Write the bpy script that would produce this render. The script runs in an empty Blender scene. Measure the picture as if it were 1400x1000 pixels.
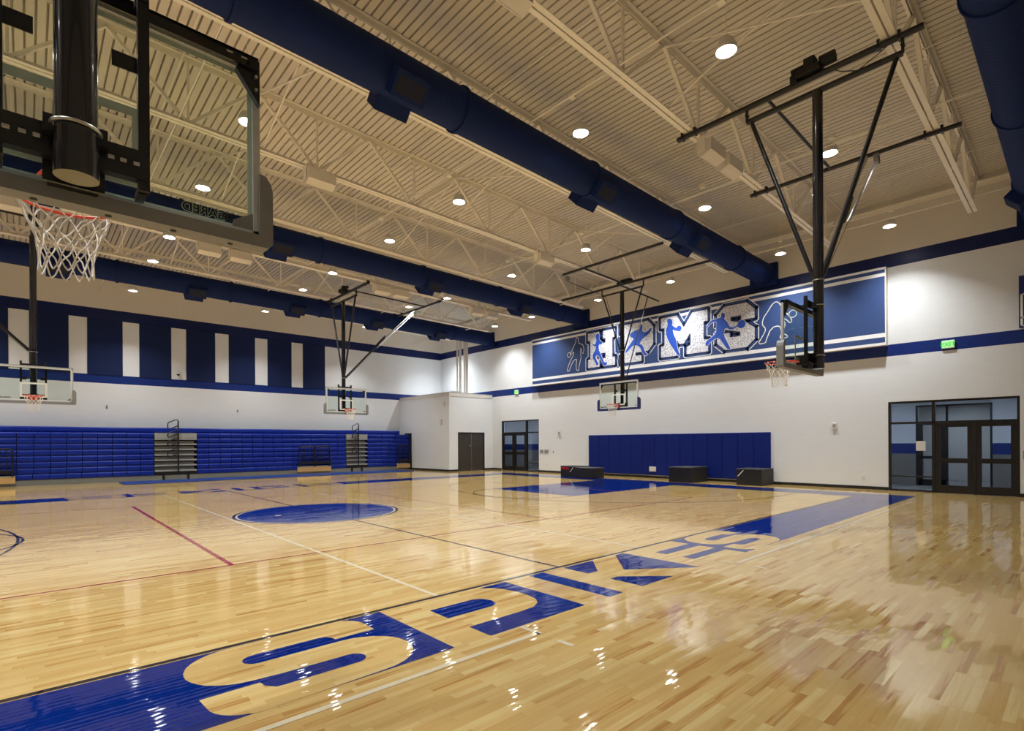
import bpy, math, random
from mathutils import Vector, Matrix
from mathutils.geometry import tessellate_polygon
random.seed(7)
PI = math.pi
S = bpy.context.scene
COL = S.collection

# ------------------------------------------------------------------ camera, world, exposure
FPX, YAW, ROLL, CY = 722.43, 0.829267, -0.0051854, 605.41      # fitted for a 1400 x 1000 frame
F = Vector((math.cos(YAW), math.sin(YAW), 0)); R = Vector((math.sin(YAW), -math.cos(YAW), 0)); U = Vector((0, 0, 1))
R2 = R*math.cos(ROLL) + U*math.sin(ROLL); U2 = -R*math.sin(ROLL) + U*math.cos(ROLL)
cam_data = bpy.data.cameras.new('camera'); cam = bpy.data.objects.new('camera', cam_data); COL.objects.link(cam)
cam.matrix_world = Matrix(((R2.x, U2.x, -F.x, 0), (R2.y, U2.y, -F.y, 0), (R2.z, U2.z, -F.z, 1.6), (0, 0, 0, 1)))
cam_data.sensor_width = 36.0; cam_data.lens = FPX/1400*36.0
cam_data.shift_y = (CY-500)/1400; cam_data.clip_start = 0.05; cam_data.clip_end = 200
S.camera = cam
w = bpy.data.worlds.new('world'); S.world = w; w.use_nodes = True
w.node_tree.nodes['Background'].inputs[0].default_value = (0.6, 0.7, 0.9, 1)
w.node_tree.nodes['Background'].inputs[1].default_value = 0.02
S.view_settings.view_transform = 'Standard'; S.view_settings.look = 'None'
S.view_settings.gamma = 1; S.view_settings.use_curve_mapping = False
S.view_settings.exposure = 0.0
LAMP = 110.0           # watts of one high-bay lamp

# ------------------------------------------------------------------ room measures (metres)
XW, XL, YB, YN = 20.45, -10.4, 29.34, -2.6
def zb(x): return 8.20-0.0185*(x-4)      # underside of the bottom chords
def zt(x): return 9.50-0.0185*(x-4)      # underside of the top chords
def zd(x): return zt(x)+0.12             # roof deck
TRY = [2.15+3.49*k for k in range(-1, 8)]

# ------------------------------------------------------------------ materials
def srgb(r, g, b):
    f = lambda c: (c/255/12.92) if c/255 <= 0.04045 else ((c/255+0.055)/1.055)**2.4
    return (f(r), f(g), f(b), 1)
def newmat(name):
    m = bpy.data.materials.new(name); m.use_nodes = True
    return m, m.node_tree.nodes, m.node_tree.links, m.node_tree.nodes['Principled BSDF']
def mat(name, col, rough=0.5, metal=0.0, noise=0.06, scale=6.0, coat=0.0, bump=0.0, spec=0.5):
    m, n, l, p = newmat(name)
    p.inputs['Roughness'].default_value = rough; p.inputs['Metallic'].default_value = metal
    p.inputs['Coat Weight'].default_value = coat; p.inputs['Specular IOR Level'].default_value = spec
    tc = n.new('ShaderNodeTexCoord'); nz = n.new('ShaderNodeTexNoise'); nz.inputs['Scale'].default_value = scale
    nz.inputs['Detail'].default_value = 3
    l.new(tc.outputs['Object'], nz.inputs['Vector'])
    mx = n.new('ShaderNodeMix'); mx.data_type = 'RGBA'
    l.new(nz.outputs['Fac'], mx.inputs[0])
    mx.inputs[6].default_value = tuple(min(1, c*(1-noise)) for c in col[:3])+(1,)
    mx.inputs[7].default_value = tuple(min(1, c*(1+noise)) for c in col[:3])+(1,)
    l.new(mx.outputs[2], p.inputs['Base Color'])
    if bump:
        b = n.new('ShaderNodeBump'); b.inputs['Strength'].default_value = bump; b.inputs['Distance'].default_value = 0.01
        l.new(nz.outputs['Fac'], b.inputs['Height']); l.new(b.outputs['Normal'], p.inputs['Normal'])
    return m
def math_node(n, l, op, a, b=None, c=None):
    x = n.new('ShaderNodeMath'); x.operation = op
    for i, v in enumerate((a, b, c)):
        if v is None: continue
        if isinstance(v, (int, float)): x.inputs[i].default_value = v
        else: l.new(v, x.inputs[i])
    return x.outputs[0]

def floor_material(name, paint=None):
    """strip maple floor: strips run along X; every board has its own tone and a hair of tilt under the varnish"""
    m, n, l, p = newmat(name)
    g = n.new('ShaderNodeNewGeometry'); sp = n.new('ShaderNodeSeparateXYZ'); l.new(g.outputs['Position'], sp.inputs[0])
    W = 0.057
    yr = math_node(n, l, 'DIVIDE', sp.outputs[1], W); row = math_node(n, l, 'FLOOR', yr)
    wn = n.new('ShaderNodeTexWhiteNoise'); wn.noise_dimensions = '1D'; l.new(row, wn.inputs['W'])
    off = math_node(n, l, 'MULTIPLY', wn.outputs['Value'], 3.7)
    ln = math_node(n, l, 'MULTIPLY_ADD', wn.outputs['Value'], 0.35, 0.42)
    xs = math_node(n, l, 'DIVIDE', math_node(n, l, 'ADD', sp.outputs[0], off), ln)
    cell = math_node(n, l, 'FLOOR', xs)
    cv = n.new('ShaderNodeCombineXYZ'); l.new(cell, cv.inputs[0]); l.new(row, cv.inputs[1])
    wc = n.new('ShaderNodeTexWhiteNoise'); wc.noise_dimensions = '3D'; l.new(cv.outputs[0], wc.inputs['Vector'])
    # grain
    gv = n.new('ShaderNodeVectorMath'); gv.operation = 'MULTIPLY'; l.new(g.outputs['Position'], gv.inputs[0]); gv.inputs[1].default_value = (1.6, 30, 1)
    ga = n.new('ShaderNodeVectorMath'); ga.operation = 'ADD'; l.new(gv.outputs[0], ga.inputs[0])
    gs = n.new('ShaderNodeVectorMath'); gs.operation = 'SCALE'; l.new(wc.outputs['Color'], gs.inputs[0]); gs.inputs[3].default_value = 40
    l.new(gs.outputs[0], ga.inputs[1])
    nz = n.new('ShaderNodeTexNoise'); nz.inputs['Scale'].default_value = 1.3; nz.inputs['Detail'].default_value = 4; l.new(ga.outputs[0], nz.inputs['Vector'])
    if paint is None:
        cr = n.new('ShaderNodeValToRGB'); e = cr.color_ramp.elements
        e[0].position = 0.0; e[0].color = srgb(158, 118, 68)
        e[1].position = 1.0; e[1].color = srgb(193, 170, 118)
        for ps, c in ((0.02, srgb(168, 130, 76)), (0.12, srgb(176, 144, 88)), (0.5, srgb(181, 151, 96)), (0.8, srgb(187, 159, 104))):
            q = e.new(ps); q.color = c
        t = math_node(n, l, 'MULTIPLY_ADD', math_node(n, l, 'SUBTRACT', nz.outputs['Fac'], 0.5), 0.9, wc.outputs['Value'])
        l.new(t, cr.inputs[0]); base = cr.outputs[0]
        gap = math_node(n, l, 'FRACT', yr)
        gl = math_node(n, l, 'LESS_THAN', math_node(n, l, 'ABSOLUTE', math_node(n, l, 'SUBTRACT', gap, 0.5)), 0.486)
        sh = math_node(n, l, 'MULTIPLY_ADD', gl, 0.16, 0.84)
        xg = math_node(n, l, 'LESS_THAN', math_node(n, l, 'ABSOLUTE', math_node(n, l, 'SUBTRACT', math_node(n, l, 'FRACT', xs), 0.5)), 0.497)
        sh = math_node(n, l, 'MULTIPLY', sh, math_node(n, l, 'MULTIPLY_ADD', xg, 0.2, 0.8))
        vm = n.new('ShaderNodeVectorMath'); vm.operation = 'SCALE'; l.new(base, vm.inputs[0]); l.new(sh, vm.inputs[3])
        l.new(vm.outputs[0], p.inputs['Base Color'])
    else:
        mx = n.new('ShaderNodeMix'); mx.data_type = 'RGBA'; l.new(nz.outputs['Fac'], mx.inputs[0])
        mx.inputs[6].default_value = tuple(c*0.86 for c in paint[:3])+(1,); mx.inputs[7].default_value = tuple(min(1, c*1.14) for c in paint[:3])+(1,)
        l.new(mx.outputs[2], p.inputs['Base Color'])
    # board tilt + slow waviness
    sb = n.new('ShaderNodeVectorMath'); sb.operation = 'SUBTRACT'; l.new(wc.outputs['Color'], sb.inputs[0]); sb.inputs[1].default_value = (0.5, 0.5, 0.5)
    ml = n.new('ShaderNodeVectorMath'); ml.operation = 'MULTIPLY'; l.new(sb.outputs[0], ml.inputs[0]); ml.inputs[1].default_value = (0.016, 0.014, 0)
    n2 = n.new('ShaderNodeTexNoise'); n2.inputs['Scale'].default_value = 6; n2.inputs['Detail'].default_value = 5; n2.inputs['Roughness'].default_value = 0.75; l.new(g.outputs['Position'], n2.inputs['Vector'])
    s2 = n.new('ShaderNodeVectorMath'); s2.operation = 'SUBTRACT'; l.new(n2.outputs['Color'], s2.inputs[0]); s2.inputs[1].default_value = (0.5, 0.5, 0.5)
    m2 = n.new('ShaderNodeVectorMath'); m2.operation = 'MULTIPLY'; l.new(s2.outputs[0], m2.inputs[0]); m2.inputs[1].default_value = (0.026, 0.026, 0)
    cup = math_node(n, l, 'MULTIPLY', math_node(n, l, 'SUBTRACT', math_node(n, l, 'FRACT', yr), 0.5), 0.018)
    cc = n.new('ShaderNodeCombineXYZ'); l.new(cup, cc.inputs[1])
    a0 = n.new('ShaderNodeVectorMath'); a0.operation = 'ADD'; l.new(ml.outputs[0], a0.inputs[0]); l.new(cc.outputs[0], a0.inputs[1])
    a1 = n.new('ShaderNodeVectorMath'); a1.operation = 'ADD'; l.new(a0.outputs[0], a1.inputs[0]); l.new(m2.outputs[0], a1.inputs[1])
    a2 = n.new('ShaderNodeVectorMath'); a2.operation = 'ADD'; l.new(a1.outputs[0], a2.inputs[0]); a2.inputs[1].default_value = (0, 0, 1)
    nn = n.new('ShaderNodeVectorMath'); nn.operation = 'NORMALIZE'; l.new(a2.outputs[0], nn.inputs[0])
    l.new(nn.outputs[0], p.inputs['Coat Normal'])
    p.inputs['Roughness'].default_value = 0.45; p.inputs['Specular IOR Level'].default_value = 0.0
    p.inputs['Coat Weight'].default_value = 1.0; p.inputs['Coat Roughness'].default_value = 0.045; p.inputs['Coat IOR'].default_value = 1.5
    return m

def block_material(name, bands, axis):
    """painted concrete block; bands = [(z from, colour)], colour changes are painted at heights on the wall"""
    m, n, l, p = newmat(name)
    g = n.new('ShaderNodeNewGeometry'); sp = n.new('ShaderNodeSeparateXYZ'); l.new(g.outputs['Position'], sp.inputs[0])
    cb = n.new('ShaderNodeCombineXYZ'); l.new(sp.outputs[1 if axis == 'x' else 0], cb.inputs[0]); l.new(sp.outputs[2], cb.inputs[1])
    br = n.new('ShaderNodeTexBrick'); l.new(cb.outputs[0], br.inputs['Vector'])
    br.inputs['Scale'].default_value = 1; br.inputs['Brick Width'].default_value = 0.406; br.inputs['Row Height'].default_value = 0.203
    br.inputs['Mortar Size'].default_value = 0.006; br.inputs['Mortar Smooth'].default_value = 0.6
    br.inputs['Color1'].default_value = (1, 1, 1, 1); br.inputs['Color2'].default_value = (0.985, 0.985, 0.985, 1); br.inputs['Mortar'].default_value = (0.95, 0.95, 0.95, 1)
    zn = math_node(n, l, 'DIVIDE', sp.outputs[2], 12.0)
    cr = n.new('ShaderNodeValToRGB'); cr.color_ramp.interpolation = 'CONSTANT'; e = cr.color_ramp.elements
    e[0].position = 0; e[0].color = bands[0][1]; e[1].position = bands[1][0]/12; e[1].color = bands[1][1]
    for z, c in bands[2:]:
        q = e.new(z/12); q.color = c
    l.new(zn, cr.inputs[0])
    mx = n.new('ShaderNodeMix'); mx.data_type = 'RGBA'; mx.blend_type = 'MULTIPLY'; mx.inputs[0].default_value = 1
    l.new(cr.outputs[0], mx.inputs[6]); l.new(br.outputs['Color'], mx.inputs[7]); l.new(mx.outputs[2], p.inputs['Base Color'])
    b = n.new('ShaderNodeBump'); b.inputs['Strength'].default_value = 0.25; b.inputs['Distance'].default_value = 0.004
    inv = math_node(n, l, 'SUBTRACT', 1.0, br.outputs['Fac']); l.new(inv, b.inputs['Height']); l.new(b.outputs['Normal'], p.inputs['Normal'])
    p.inputs['Roughness'].default_value = 0.42; p.inputs['Specular IOR Level'].default_value = 0.35
    return m

WHITE = srgb(226, 229, 233); TAN = srgb(222, 217, 209); STRIPE = srgb(10, 42, 118); NAVY = srgb(6, 26, 84)
M = {}
M['floor'] = floor_material('maple_floor')
M['fblue'] = floor_material('floor_paint_blue', srgb(0, 30, 104))
M['fblack'] = floor_material('floor_paint_black', srgb(32, 30, 42))
M['fwhite'] = floor_material('floor_paint_white', srgb(196, 184, 158))
M['fred'] = floor_material('floor_paint_red', srgb(135, 22, 40))
M['fthin'] = floor_material('floor_paint_maroon', srgb(150, 70, 60))
M['wall_x'] = block_material('painted_block_mural_wall', [(0, WHITE), (4.29, STRIPE), (4.66, WHITE), (7.17, NAVY), (7.57, TAN)], 'x')
M['wall_y'] = block_material('painted_block_bleacher_wall', [(0, WHITE), (4.28, STRIPE), (4.68, WHITE), (7.12, NAVY), (7.56, TAN)], 'y')
M['closet_x'] = block_material('painted_block_closet_side', [(0, WHITE), (4.3, WHITE)], 'x')
M['closet_y'] = block_material('painted_block_closet_front', [(0, WHITE), (4.3, WHITE)], 'y')
M['tan'] = mat('dryfall_tan_paint', srgb(228, 222, 212), 0.75, noise=0.05, scale=2)
M['deck'] = mat('roof_deck_paint', srgb(216, 209, 197), 0.8, noise=0.07, scale=0.8)
M['steel'] = mat('truss_tan_paint', srgb(240, 234, 222), 0.6, noise=0.05)
M['duct'] = mat('duct_navy_paint', srgb(14, 36, 90), 0.7, spec=0.2, noise=0.12, scale=3)
M['ductd'] = mat('grille_dark', srgb(8, 12, 30), 0.6)
M['black'] = mat('black_powder_coat', srgb(20, 21, 24), 0.32, noise=0.1)
M['blackm'] = mat('black_matte', srgb(18, 18, 20), 0.7)
M['base'] = mat('vinyl_base_black', srgb(16, 16, 17), 0.5)
M['chrome'] = mat('zinc_silver', srgb(190, 188, 180), 0.28, 0.9)
M['alum'] = mat('brushed_aluminium', srgb(205, 207, 210), 0.4, 0.35)
M['padg'] = mat('pad_grey_foam', srgb(136, 137, 138), 0.6, bump=0.1, scale=60)
M['padb'] = mat('pad_navy_foam', srgb(22, 36, 100), 0.55)
M['orange'] = mat('rim_orange', srgb(226, 62, 22), 0.4)
M['net'] = mat('net_white', srgb(232, 226, 216), 0.85)
M['whitep'] = mat('white_line', srgb(235, 238, 232), 0.5)
M['vinyl'] = mat('wall_pad_vinyl_blue', srgb(4, 30, 112), 0.5, spec=0.25, noise=0.08, scale=2)
M['seat'] = mat('bleacher_plastic_blue', srgb(6, 40, 146), 0.42, spec=0.25, noise=0.1, scale=2)
M['panel'] = mat('acoustic_panel_navy', srgb(6, 28, 76), 0.95, noise=0.1, scale=20)
M['aisle'] = mat('aisle_grey', srgb(164, 168, 168), 0.45)
M['aisled'] = mat('aisle_riser_grey', srgb(104, 102, 96), 0.6)
M['kick'] = mat('kick_grey', srgb(136, 142, 146), 0.3, noise=0.08)
M['mat'] = mat('mat_blue', srgb(14, 48, 120), 0.4, noise=0.15, scale=2)
M['ply'] = mat('plywood_base', srgb(214, 178, 122), 0.5, noise=0.2, scale=12)
M['boxk'] = mat('plyo_box_black', srgb(26, 26, 28), 0.6, bump=0.1, scale=30)
M['boxg'] = mat('plyo_box_top_grey', srgb(52, 52, 54), 0.55)
M['red'] = mat('red_vinyl', srgb(165, 18, 30), 0.5)
M['bronze'] = mat('dark_bronze_frame', srgb(34, 30, 28), 0.38, 0.3)
M['doorb'] = mat('dark_brown_door', srgb(58, 52, 46), 0.5)
M['plastic'] = mat('device_white', srgb(214, 212, 206), 0.45)
M['grey'] = mat('device_grey', srgb(140, 140, 138), 0.5)
M['mblue'] = mat('mural_blue', srgb(42, 68, 122), 0.6, noise=0.05, scale=1.5)
M['mdark'] = mat('mural_navy', srgb(30, 46, 92), 0.6)
M['mwhite'] = mat('mural_white', srgb(236, 236, 238), 0.6)
M['mman'] = mat('mural_royal', srgb(36, 82, 190), 0.6, noise=0.12, scale=6)
M['mside'] = mat('mural_side', srgb(226, 214, 196), 0.6)
M['tile'] = mat('corridor_tile', srgb(150, 148, 145), 0.25, noise=0.1)
M['score'] = mat('scoreboard_blue', srgb(26, 34, 120), 0.45)
M['pole'] = mat('mast_black', srgb(22, 23, 27), 0.22, coat=0.5)
M['strapw'] = mat('strap_white', srgb(205, 210, 220), 0.5)
def mottled():
    m, n, l, p = newmat('mural_mottled')
    tc = n.new('ShaderNodeTexCoord'); v = n.new('ShaderNodeTexNoise'); v.inputs['Scale'].default_value = 22; v.inputs['Detail'].default_value = 6; v.inputs['Roughness'].default_value = 0.8
    l.new(tc.outputs['Object'], v.inputs['Vector'])
    cr = n.new('ShaderNodeValToRGB'); e = cr.color_ramp.elements; e[0].position = 0.42; e[0].color = srgb(120, 125, 150); e[1].position = 0.52; e[1].color = srgb(232, 232, 236)
    l.new(v.outputs['Fac'], cr.inputs[0]); l.new(cr.outputs[0], p.inputs['Base Color']); p.inputs['Roughness'].default_value = 0.6
    return m
M['mot'] = mottled()
def glass(name, tint, gl=0.08):
    m, n, l, p = newmat(name); n.remove(p)
    out = n['Material Output']; t = n.new('ShaderNodeBsdfTransparent'); t.inputs[0].default_value = tint
    g = n.new('ShaderNodeBsdfGlossy'); g.inputs['Roughness'].default_value = 0.02
    fr = n.new('ShaderNodeFresnel'); fr.inputs[0].default_value = 1.45
    ns = n.new('ShaderNodeTexNoise'); ns.inputs['Scale'].default_value = 5
    f2 = math_node(n, l, 'MULTIPLY', fr.outputs[0], math_node(n, l, 'MULTIPLY_ADD', ns.outputs['Fac'], 0.12, gl*1.2))
    mx = n.new('ShaderNodeMixShader'); l.new(f2, mx.inputs[0]); l.new(t.outputs[0], mx.inputs[1]); l.new(g.outputs[0], mx.inputs[2]); l.new(mx.outputs[0], out.inputs[0])
    return m
M['glass'] = glass('backboard_glass', (0.90, 0.94, 0.91, 1))
M['dglass'] = glass('door_glass', (0.72, 0.78, 0.86, 1))
def emis(name, col, s):
    m, n, l, p = newmat(name); p.inputs['Base Color'].default_value = col
    p.inputs['Emission Color'].default_value = col; p.inputs['Emission Strength'].default_value = s; return m
M['lens'] = emis('lamp_lens', (0.97, 0.985, 0.97, 1), 85)
M['lens2'] = emis('corridor_lamp', (0.88, 0.93, 1.0, 1), 95)
M['exit'] = emis('exit_green', srgb(40, 200, 50), 0.55)
M['exitw'] = emis('exit_face', srgb(170, 235, 165), 0.55)

# ------------------------------------------------------------------ mesh builder
class MB:
    def __init__(s): s.v = []; s.f = []; s.m = []; s.s = []
    def add(s, vs, fs, m=0, smooth=False):
        o = len(s.v); s.v += [tuple(v) for v in vs]
        for f in fs: s.f.append([o+i for i in f]); s.m.append(m); s.s.append(smooth)
        return s
    def box(s, x0, y0, z0, x1, y1, z1, m=0, T=None):
        if x0 > x1: x0, x1 = x1, x0
        if y0 > y1: y0, y1 = y1, y0
        if z0 > z1: z0, z1 = z1, z0
        v = [(x0, y0, z0), (x1, y0, z0), (x1, y1, z0), (x0, y1, z0), (x0, y0, z1), (x1, y0, z1), (x1, y1, z1), (x0, y1, z1)]
        if T: v = [T @ Vector(q) for q in v]
        return s.add(v, [(0, 3, 2, 1), (4, 5, 6, 7), (0, 1, 5, 4), (1, 2, 6, 5), (2, 3, 7, 6), (3, 0, 4, 7)], m)
    def cbox(s, x0, y0, z0, x1, y1, z1, c=0.01, m=0):
        """box with chamfered vertical edges and top edge"""
        def ring(z, d): return [(x0+d+c, y0+d, z), (x1-d-c, y0+d, z), (x1-d, y0+d+c, z), (x1-d, y1-d-c, z), (x1-d-c, y1-d, z), (x0+d+c, y1-d, z), (x0+d, y1-d-c, z), (x0+d, y0+d+c, z)]
        vs = ring(z0, c)+ring(z0+c, 0)+ring(z1-c, 0)+ring(z1, c); fs = [tuple(range(7, -1, -1)), tuple(range(24, 32))]
        for k in range(3):
            for i in range(8): fs.append((k*8+i, k*8+(i+1) % 8, (k+1)*8+(i+1) % 8, (k+1)*8+i))
        return s.add(vs, fs, m)
    def tube(s, a, b, r, n=10, m=0, r2=None, caps=True):
        a, b = Vector(a), Vector(b); d = (b-a).normalized(); r2 = r if r2 is None else r2
        u = d.orthogonal().normalized(); w_ = d.cross(u)
        vs = [a+(u*math.cos(t)+w_*math.sin(t))*r for t in (2*PI*i/n for i in range(n))]+[b+(u*math.cos(t)+w_*math.sin(t))*r2 for t in (2*PI*i/n for i in range(n))]
        s.add(vs, [(i, (i+1) % n, n+(i+1) % n, n+i) for i in range(n)], m, True)
        if caps: s.add(vs, [tuple(range(n-1, -1, -1)), tuple(range(n, 2*n))], m)
        return s
    def beam(s, a, b, wd, h, m=0):
        """rectangular bar from a to b, wd across (horizontal), h the other way"""
        a, b = Vector(a), Vector(b); d = (b-a).normalized()
        u = d.cross(Vector((0, 0, 1)))
        u = Vector((0, 1, 0)) if u.length < 1e-4 else u.normalized()
        k = d.cross(u).normalized(); u = u*wd/2; k = k*h/2
        vs = [a-u-k, a+u-k, a+u+k, a-u+k, b-u-k, b+u-k, b+u+k, b-u+k]
        return s.add(vs, [(0, 1, 2, 3), (7, 6, 5, 4), (0, 4, 5, 1), (1, 5, 6, 2), (2, 6, 7, 3), (3, 7, 4, 0)], m)
    def path(s, pts, r, n=6, m=0, closed=False):
        P = [Vector(p) for p in pts]; N = len(P); rings = []
        up = None
        for i in range(N):
            if closed: d = (P[(i+1) % N]-P[i-1])
            else: d = (P[min(i+1, N-1)]-P[max(i-1, 0)])
            d.normalize()
            if up is None: up = d.orthogonal().normalized()
            up = (up-d*up.dot(d)).normalized(); w_ = d.cross(up)
            rings += [P[i]+(up*math.cos(2*PI*k/n)+w_*math.sin(2*PI*k/n))*r for k in range(n)]
        fs = []
        for i in range(N if closed else N-1):
            j = (i+1) % N
            for k in range(n): fs.append((i*n+k, i*n+(k+1) % n, j*n+(k+1) % n, j*n+k))
        return s.add(rings, fs, m, True)
    def poly(s, pts, to3, m=0, holes=()):
        loops = [list(pts)]+[list(h) for h in holes]
        tri = tessellate_polygon([[Vector((p[0], p[1], 0)) for p in L] for L in loops])
        flat = [p for L in loops for p in L]
        vs = [to3(p) for p in flat]; fs = []
        ref = (Vector(to3((0, 0))), Vector(to3((1, 0))), Vector(to3((0, 1))))
        nrm = (ref[1]-ref[0]).cross(ref[2]-ref[0])
        for t in tri:
            a, b, c = (Vector(vs[i]) for i in t)
            fs.append(tuple(t) if (b-a).cross(c-a).dot(nrm) > 0 else tuple(reversed(t)))
        return s.add(vs, fs, m)
    def stroke(s, pts, wd, to3, m=0, closed=True):
        N = len(pts)
        for i in range(N if closed else N-1):
            a = Vector((*pts[i], 0)); b = Vector((*pts[(i+1) % N], 0)); d = b-a
            if d.length < 1e-5: continue
            d.normalize(); q = Vector((-d.y, d.x, 0))*wd/2; e = d*wd*0.5
            s.poly([(v.x, v.y) for v in (a-q-e*0.6, b-q+e*0.6, b+q+e*0.6, a+q-e*0.6)], to3, m)
        return s
    def prism(s, pts, to3, m=0):
        """pts 2-D outline, to3(p, t) with t 0/1 the two ends"""
        n = len(pts); vs = [to3(p, 0) for p in pts]+[to3(p, 1) for p in pts]
        s.add(vs, [(i, (i+1) % n, n+(i+1) % n, n+i) for i in range(n)], m)
        return s.add(vs, [tuple(range(n-1, -1, -1)), tuple(range(n, 2*n))], m)
    def build(s, name, mats, parent=None, **kw):
        me = bpy.data.meshes.new(name); me.from_pydata(s.v, [], s.f); 
        if not isinstance(mats, (list, tuple)): mats = [mats]
        for x in mats: me.materials.append(M[x] if isinstance(x, str) else x)
        me.polygons.foreach_set('material_index', s.m); me.polygons.foreach_set('use_smooth', s.s); me.update()
        o = bpy.data.objects.new(name, me); COL.objects.link(o)
        if parent: o.parent = parent
        for k, v in kw.items(): o[k] = v
        return o
def tag(o, label, cat, group=None, kind=None):
    o['label'] = label; o['category'] = cat
    if group: o['group'] = group
    if kind: o['kind'] = kind
    return o
def thing(name, label, cat, loc=(0, 0, 0), rz=0.0, group=None):
    o = bpy.data.objects.new(name, None); o.empty_display_size = 0.1; COL.objects.link(o)
    o.location = loc; o.rotation_euler = (0, 0, rz); return tag(o, label, cat, group)
def struct(o): o['kind'] = 'structure'; return o
def text_mesh(txt, size, to4, name, m, parent, align='LEFT', bold=0.0):
    cu = bpy.data.curves.new('t', 'FONT'); cu.body = txt; cu.size = size; cu.align_x = align; cu.offset = bold; cu.extrude = 0.0008
    ob = bpy.data.objects.new('t', cu); COL.objects.link(ob)
    dg = bpy.context.evaluated_depsgraph_get(); me = bpy.data.meshes.new_from_object(ob.evaluated_get(dg))
    bpy.data.objects.remove(ob); me.transform(to4); me.materials.clear(); me.materials.append(M[m])
    o = bpy.data.objects.new(name, me); COL.objects.link(o); o.parent = parent
    return o

# ------------------------------------------------------------------ floor with painted court
fm = MB()
FM = ['floor', 'fblue', 'fblack', 'fwhite', 'fred', 'fthin']
fm.add([(XL, YN, 0), (XW, YN, 0), (XW, YB, 0), (XL, YB, 0)], [(0, 1, 2, 3)], 0)
fm.add([(XL, YN, -0.2), (XW, YN, -0.2), (XW, YB, -0.2), (XL, YB, -0.2)], [(3, 2, 1, 0)], 0)
def onf(z): return lambda p: (p[0], p[1], z)
def rect(x0, y0, x1, y1, m, z=0.0008): fm.add([(x0, y0, z), (x1, y0, z), (x1, y1, z), (x0, y1, z)], [(0, 1, 2, 3)], m)
def ringf(cx, cy, r0, r1, m, z=0.0012, a0=0, a1=2*PI, n=96):
    for i in range(n):
        a, b = a0+(a1-a0)*i/n, a0+(a1-a0)*(i+1)/n
        fm.add([(cx+r0*math.cos(a), cy+r0*math.sin(a), z), (cx+r1*math.cos(a), cy+r1*math.sin(a), z), (cx+r1*math.cos(b), cy+r1*math.sin(b), z), (cx+r0*math.cos(b), cy+r0*math.sin(b), z)], [(0, 1, 2, 3)], m)
CX, CYC = 5.01, 12.15
Z1, Z2, Z3 = 0.0008, 0.0014, 0.002
# blue border round the court
for (x0, y0, x1, y1) in ((-8.72, 3.35, 0.45, 4.55), (9.5, 3.35, 18.72, 4.55), (17.52, 4.55, 18.72, 19.75), (-8.72, 4.55, -7.5, 19.75), (0.45, 3.35, 2.45, 4.55), (7.62, 3.35, 9.5, 4.55)):
    rect(x0, y0, x1, y1, 1, Z1)
for (x0, y0, x1, y1) in ((9.55, 19.75, 18.72, 20.95), (-8.72, 19.75, 0.5, 20.95), (7.57, 19.75, 9.55, 20.95), (0.5, 19.75, 2.4, 20.95)):
    rect(x0, y0, x1, y1, 1, Z1)
def smooth(pts, it=2):
    for _ in range(it):
        q = []
        for i in range(len(pts)):
            a, b = pts[i], pts[(i+1) % len(pts)]
            q += [(a[0]*.75+b[0]*.25, a[1]*.75+b[1]*.25), (a[0]*.25+b[0]*.75, a[1]*.25+b[1]*.75)]
        pts = q
    return pts
# wood-coloured letter S: outline with the two slots cut in
def arc(cx, cy, rx, ry, a0, a1, n=10): return [(cx+rx*math.cos(math.radians(a0+(a1-a0)*i/n)), cy+ry*math.sin(math.radians(a0+(a1-a0)*i/n))) for i in range(n+1)]
Sp = (arc(2.02, 4.35, 0.17, 0.2, 90, 0)+[(2.19, 4.16), (1.84, 4.16)]+[(1.84, 4.20), (1.80, 4.27), (1.74, 4.28), (1.26, 4.28)]+arc(1.24, 4.185, 0.09, 0.09, 90, 270, 8)
      + [(1.26, 4.095)]+arc(1.86, 3.73, 0.39, 0.365, 90, -90, 14)
      + [(1.10, 3.35)]+arc(1.05, 3.60, 0.26, 0.25, 270, 180, 8)+[(0.78, 3.755), (1.14, 3.755), (1.15, 3.68), (1.2, 3.615), (1.26, 3.61), (1.78, 3.61)]+arc(1.78, 3.70, 0.09, 0.09, -90, 90, 8)
      + [(1.3, 3.80), (1.1, 3.82)]+arc(1.14, 4.18, 0.36, 0.36, 262, 90, 16))
def letters(T, z=Z2):
    P = lambda pts: [T(p) for p in pts]
    for dx in (0.0, 6.98):
        pts = P([(x+dx, 4.56 if y > 4.545 else (3.342 if y < 3.355 else y)) for x, y in Sp]); fm.poly(pts, onf(z), 0)
    # first S also fills up to the sideline; blue shapes between the other letters
    B = [[(3.64, 4.53), (4.03, 4.53), (4.03, 3.35), (2.82, 3.35), (2.82, 3.64), (3.47, 3.64), (3.63, 3.66), (3.74, 3.72), (3.82, 3.82), (3.86, 3.98), (3.86, 4.15), (3.82, 4.33), (3.75, 4.45)],
         [(2.82, 4.25), (3.33, 4.25), (3.42, 4.21), (3.46, 4.1), (3.43, 3.99), (3.35, 3.95), (2.82, 3.95)],
         [(4.42, 4.54), (4.66, 4.54), (4.66, 3.35), (4.42, 3.35)],
         [(5.02, 4.53), (5.62, 4.53), (5.2, 4.12), (5.02, 4.12)],
         [(6.12, 4.53), (6.31, 4.53), (6.31, 3.35), (5.50, 3.94)],
         [(5.02, 3.79), (5.17, 3.79), (5.67, 3.35), (5.02, 3.35)],
         [(6.69, 4.24), (6.69, 4.06), (7.62, 4.06), (7.62, 4.24)],
         [(6.69, 3.81), (6.69, 3.64), (7.62, 3.64), (7.62, 3.81)]]
    for b in B: fm.poly(P(b), onf(Z1), 1)
letters(lambda p: p); letters(lambda p: (2*CX-0.01-p[0], 2*CYC-p[1]))
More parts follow.
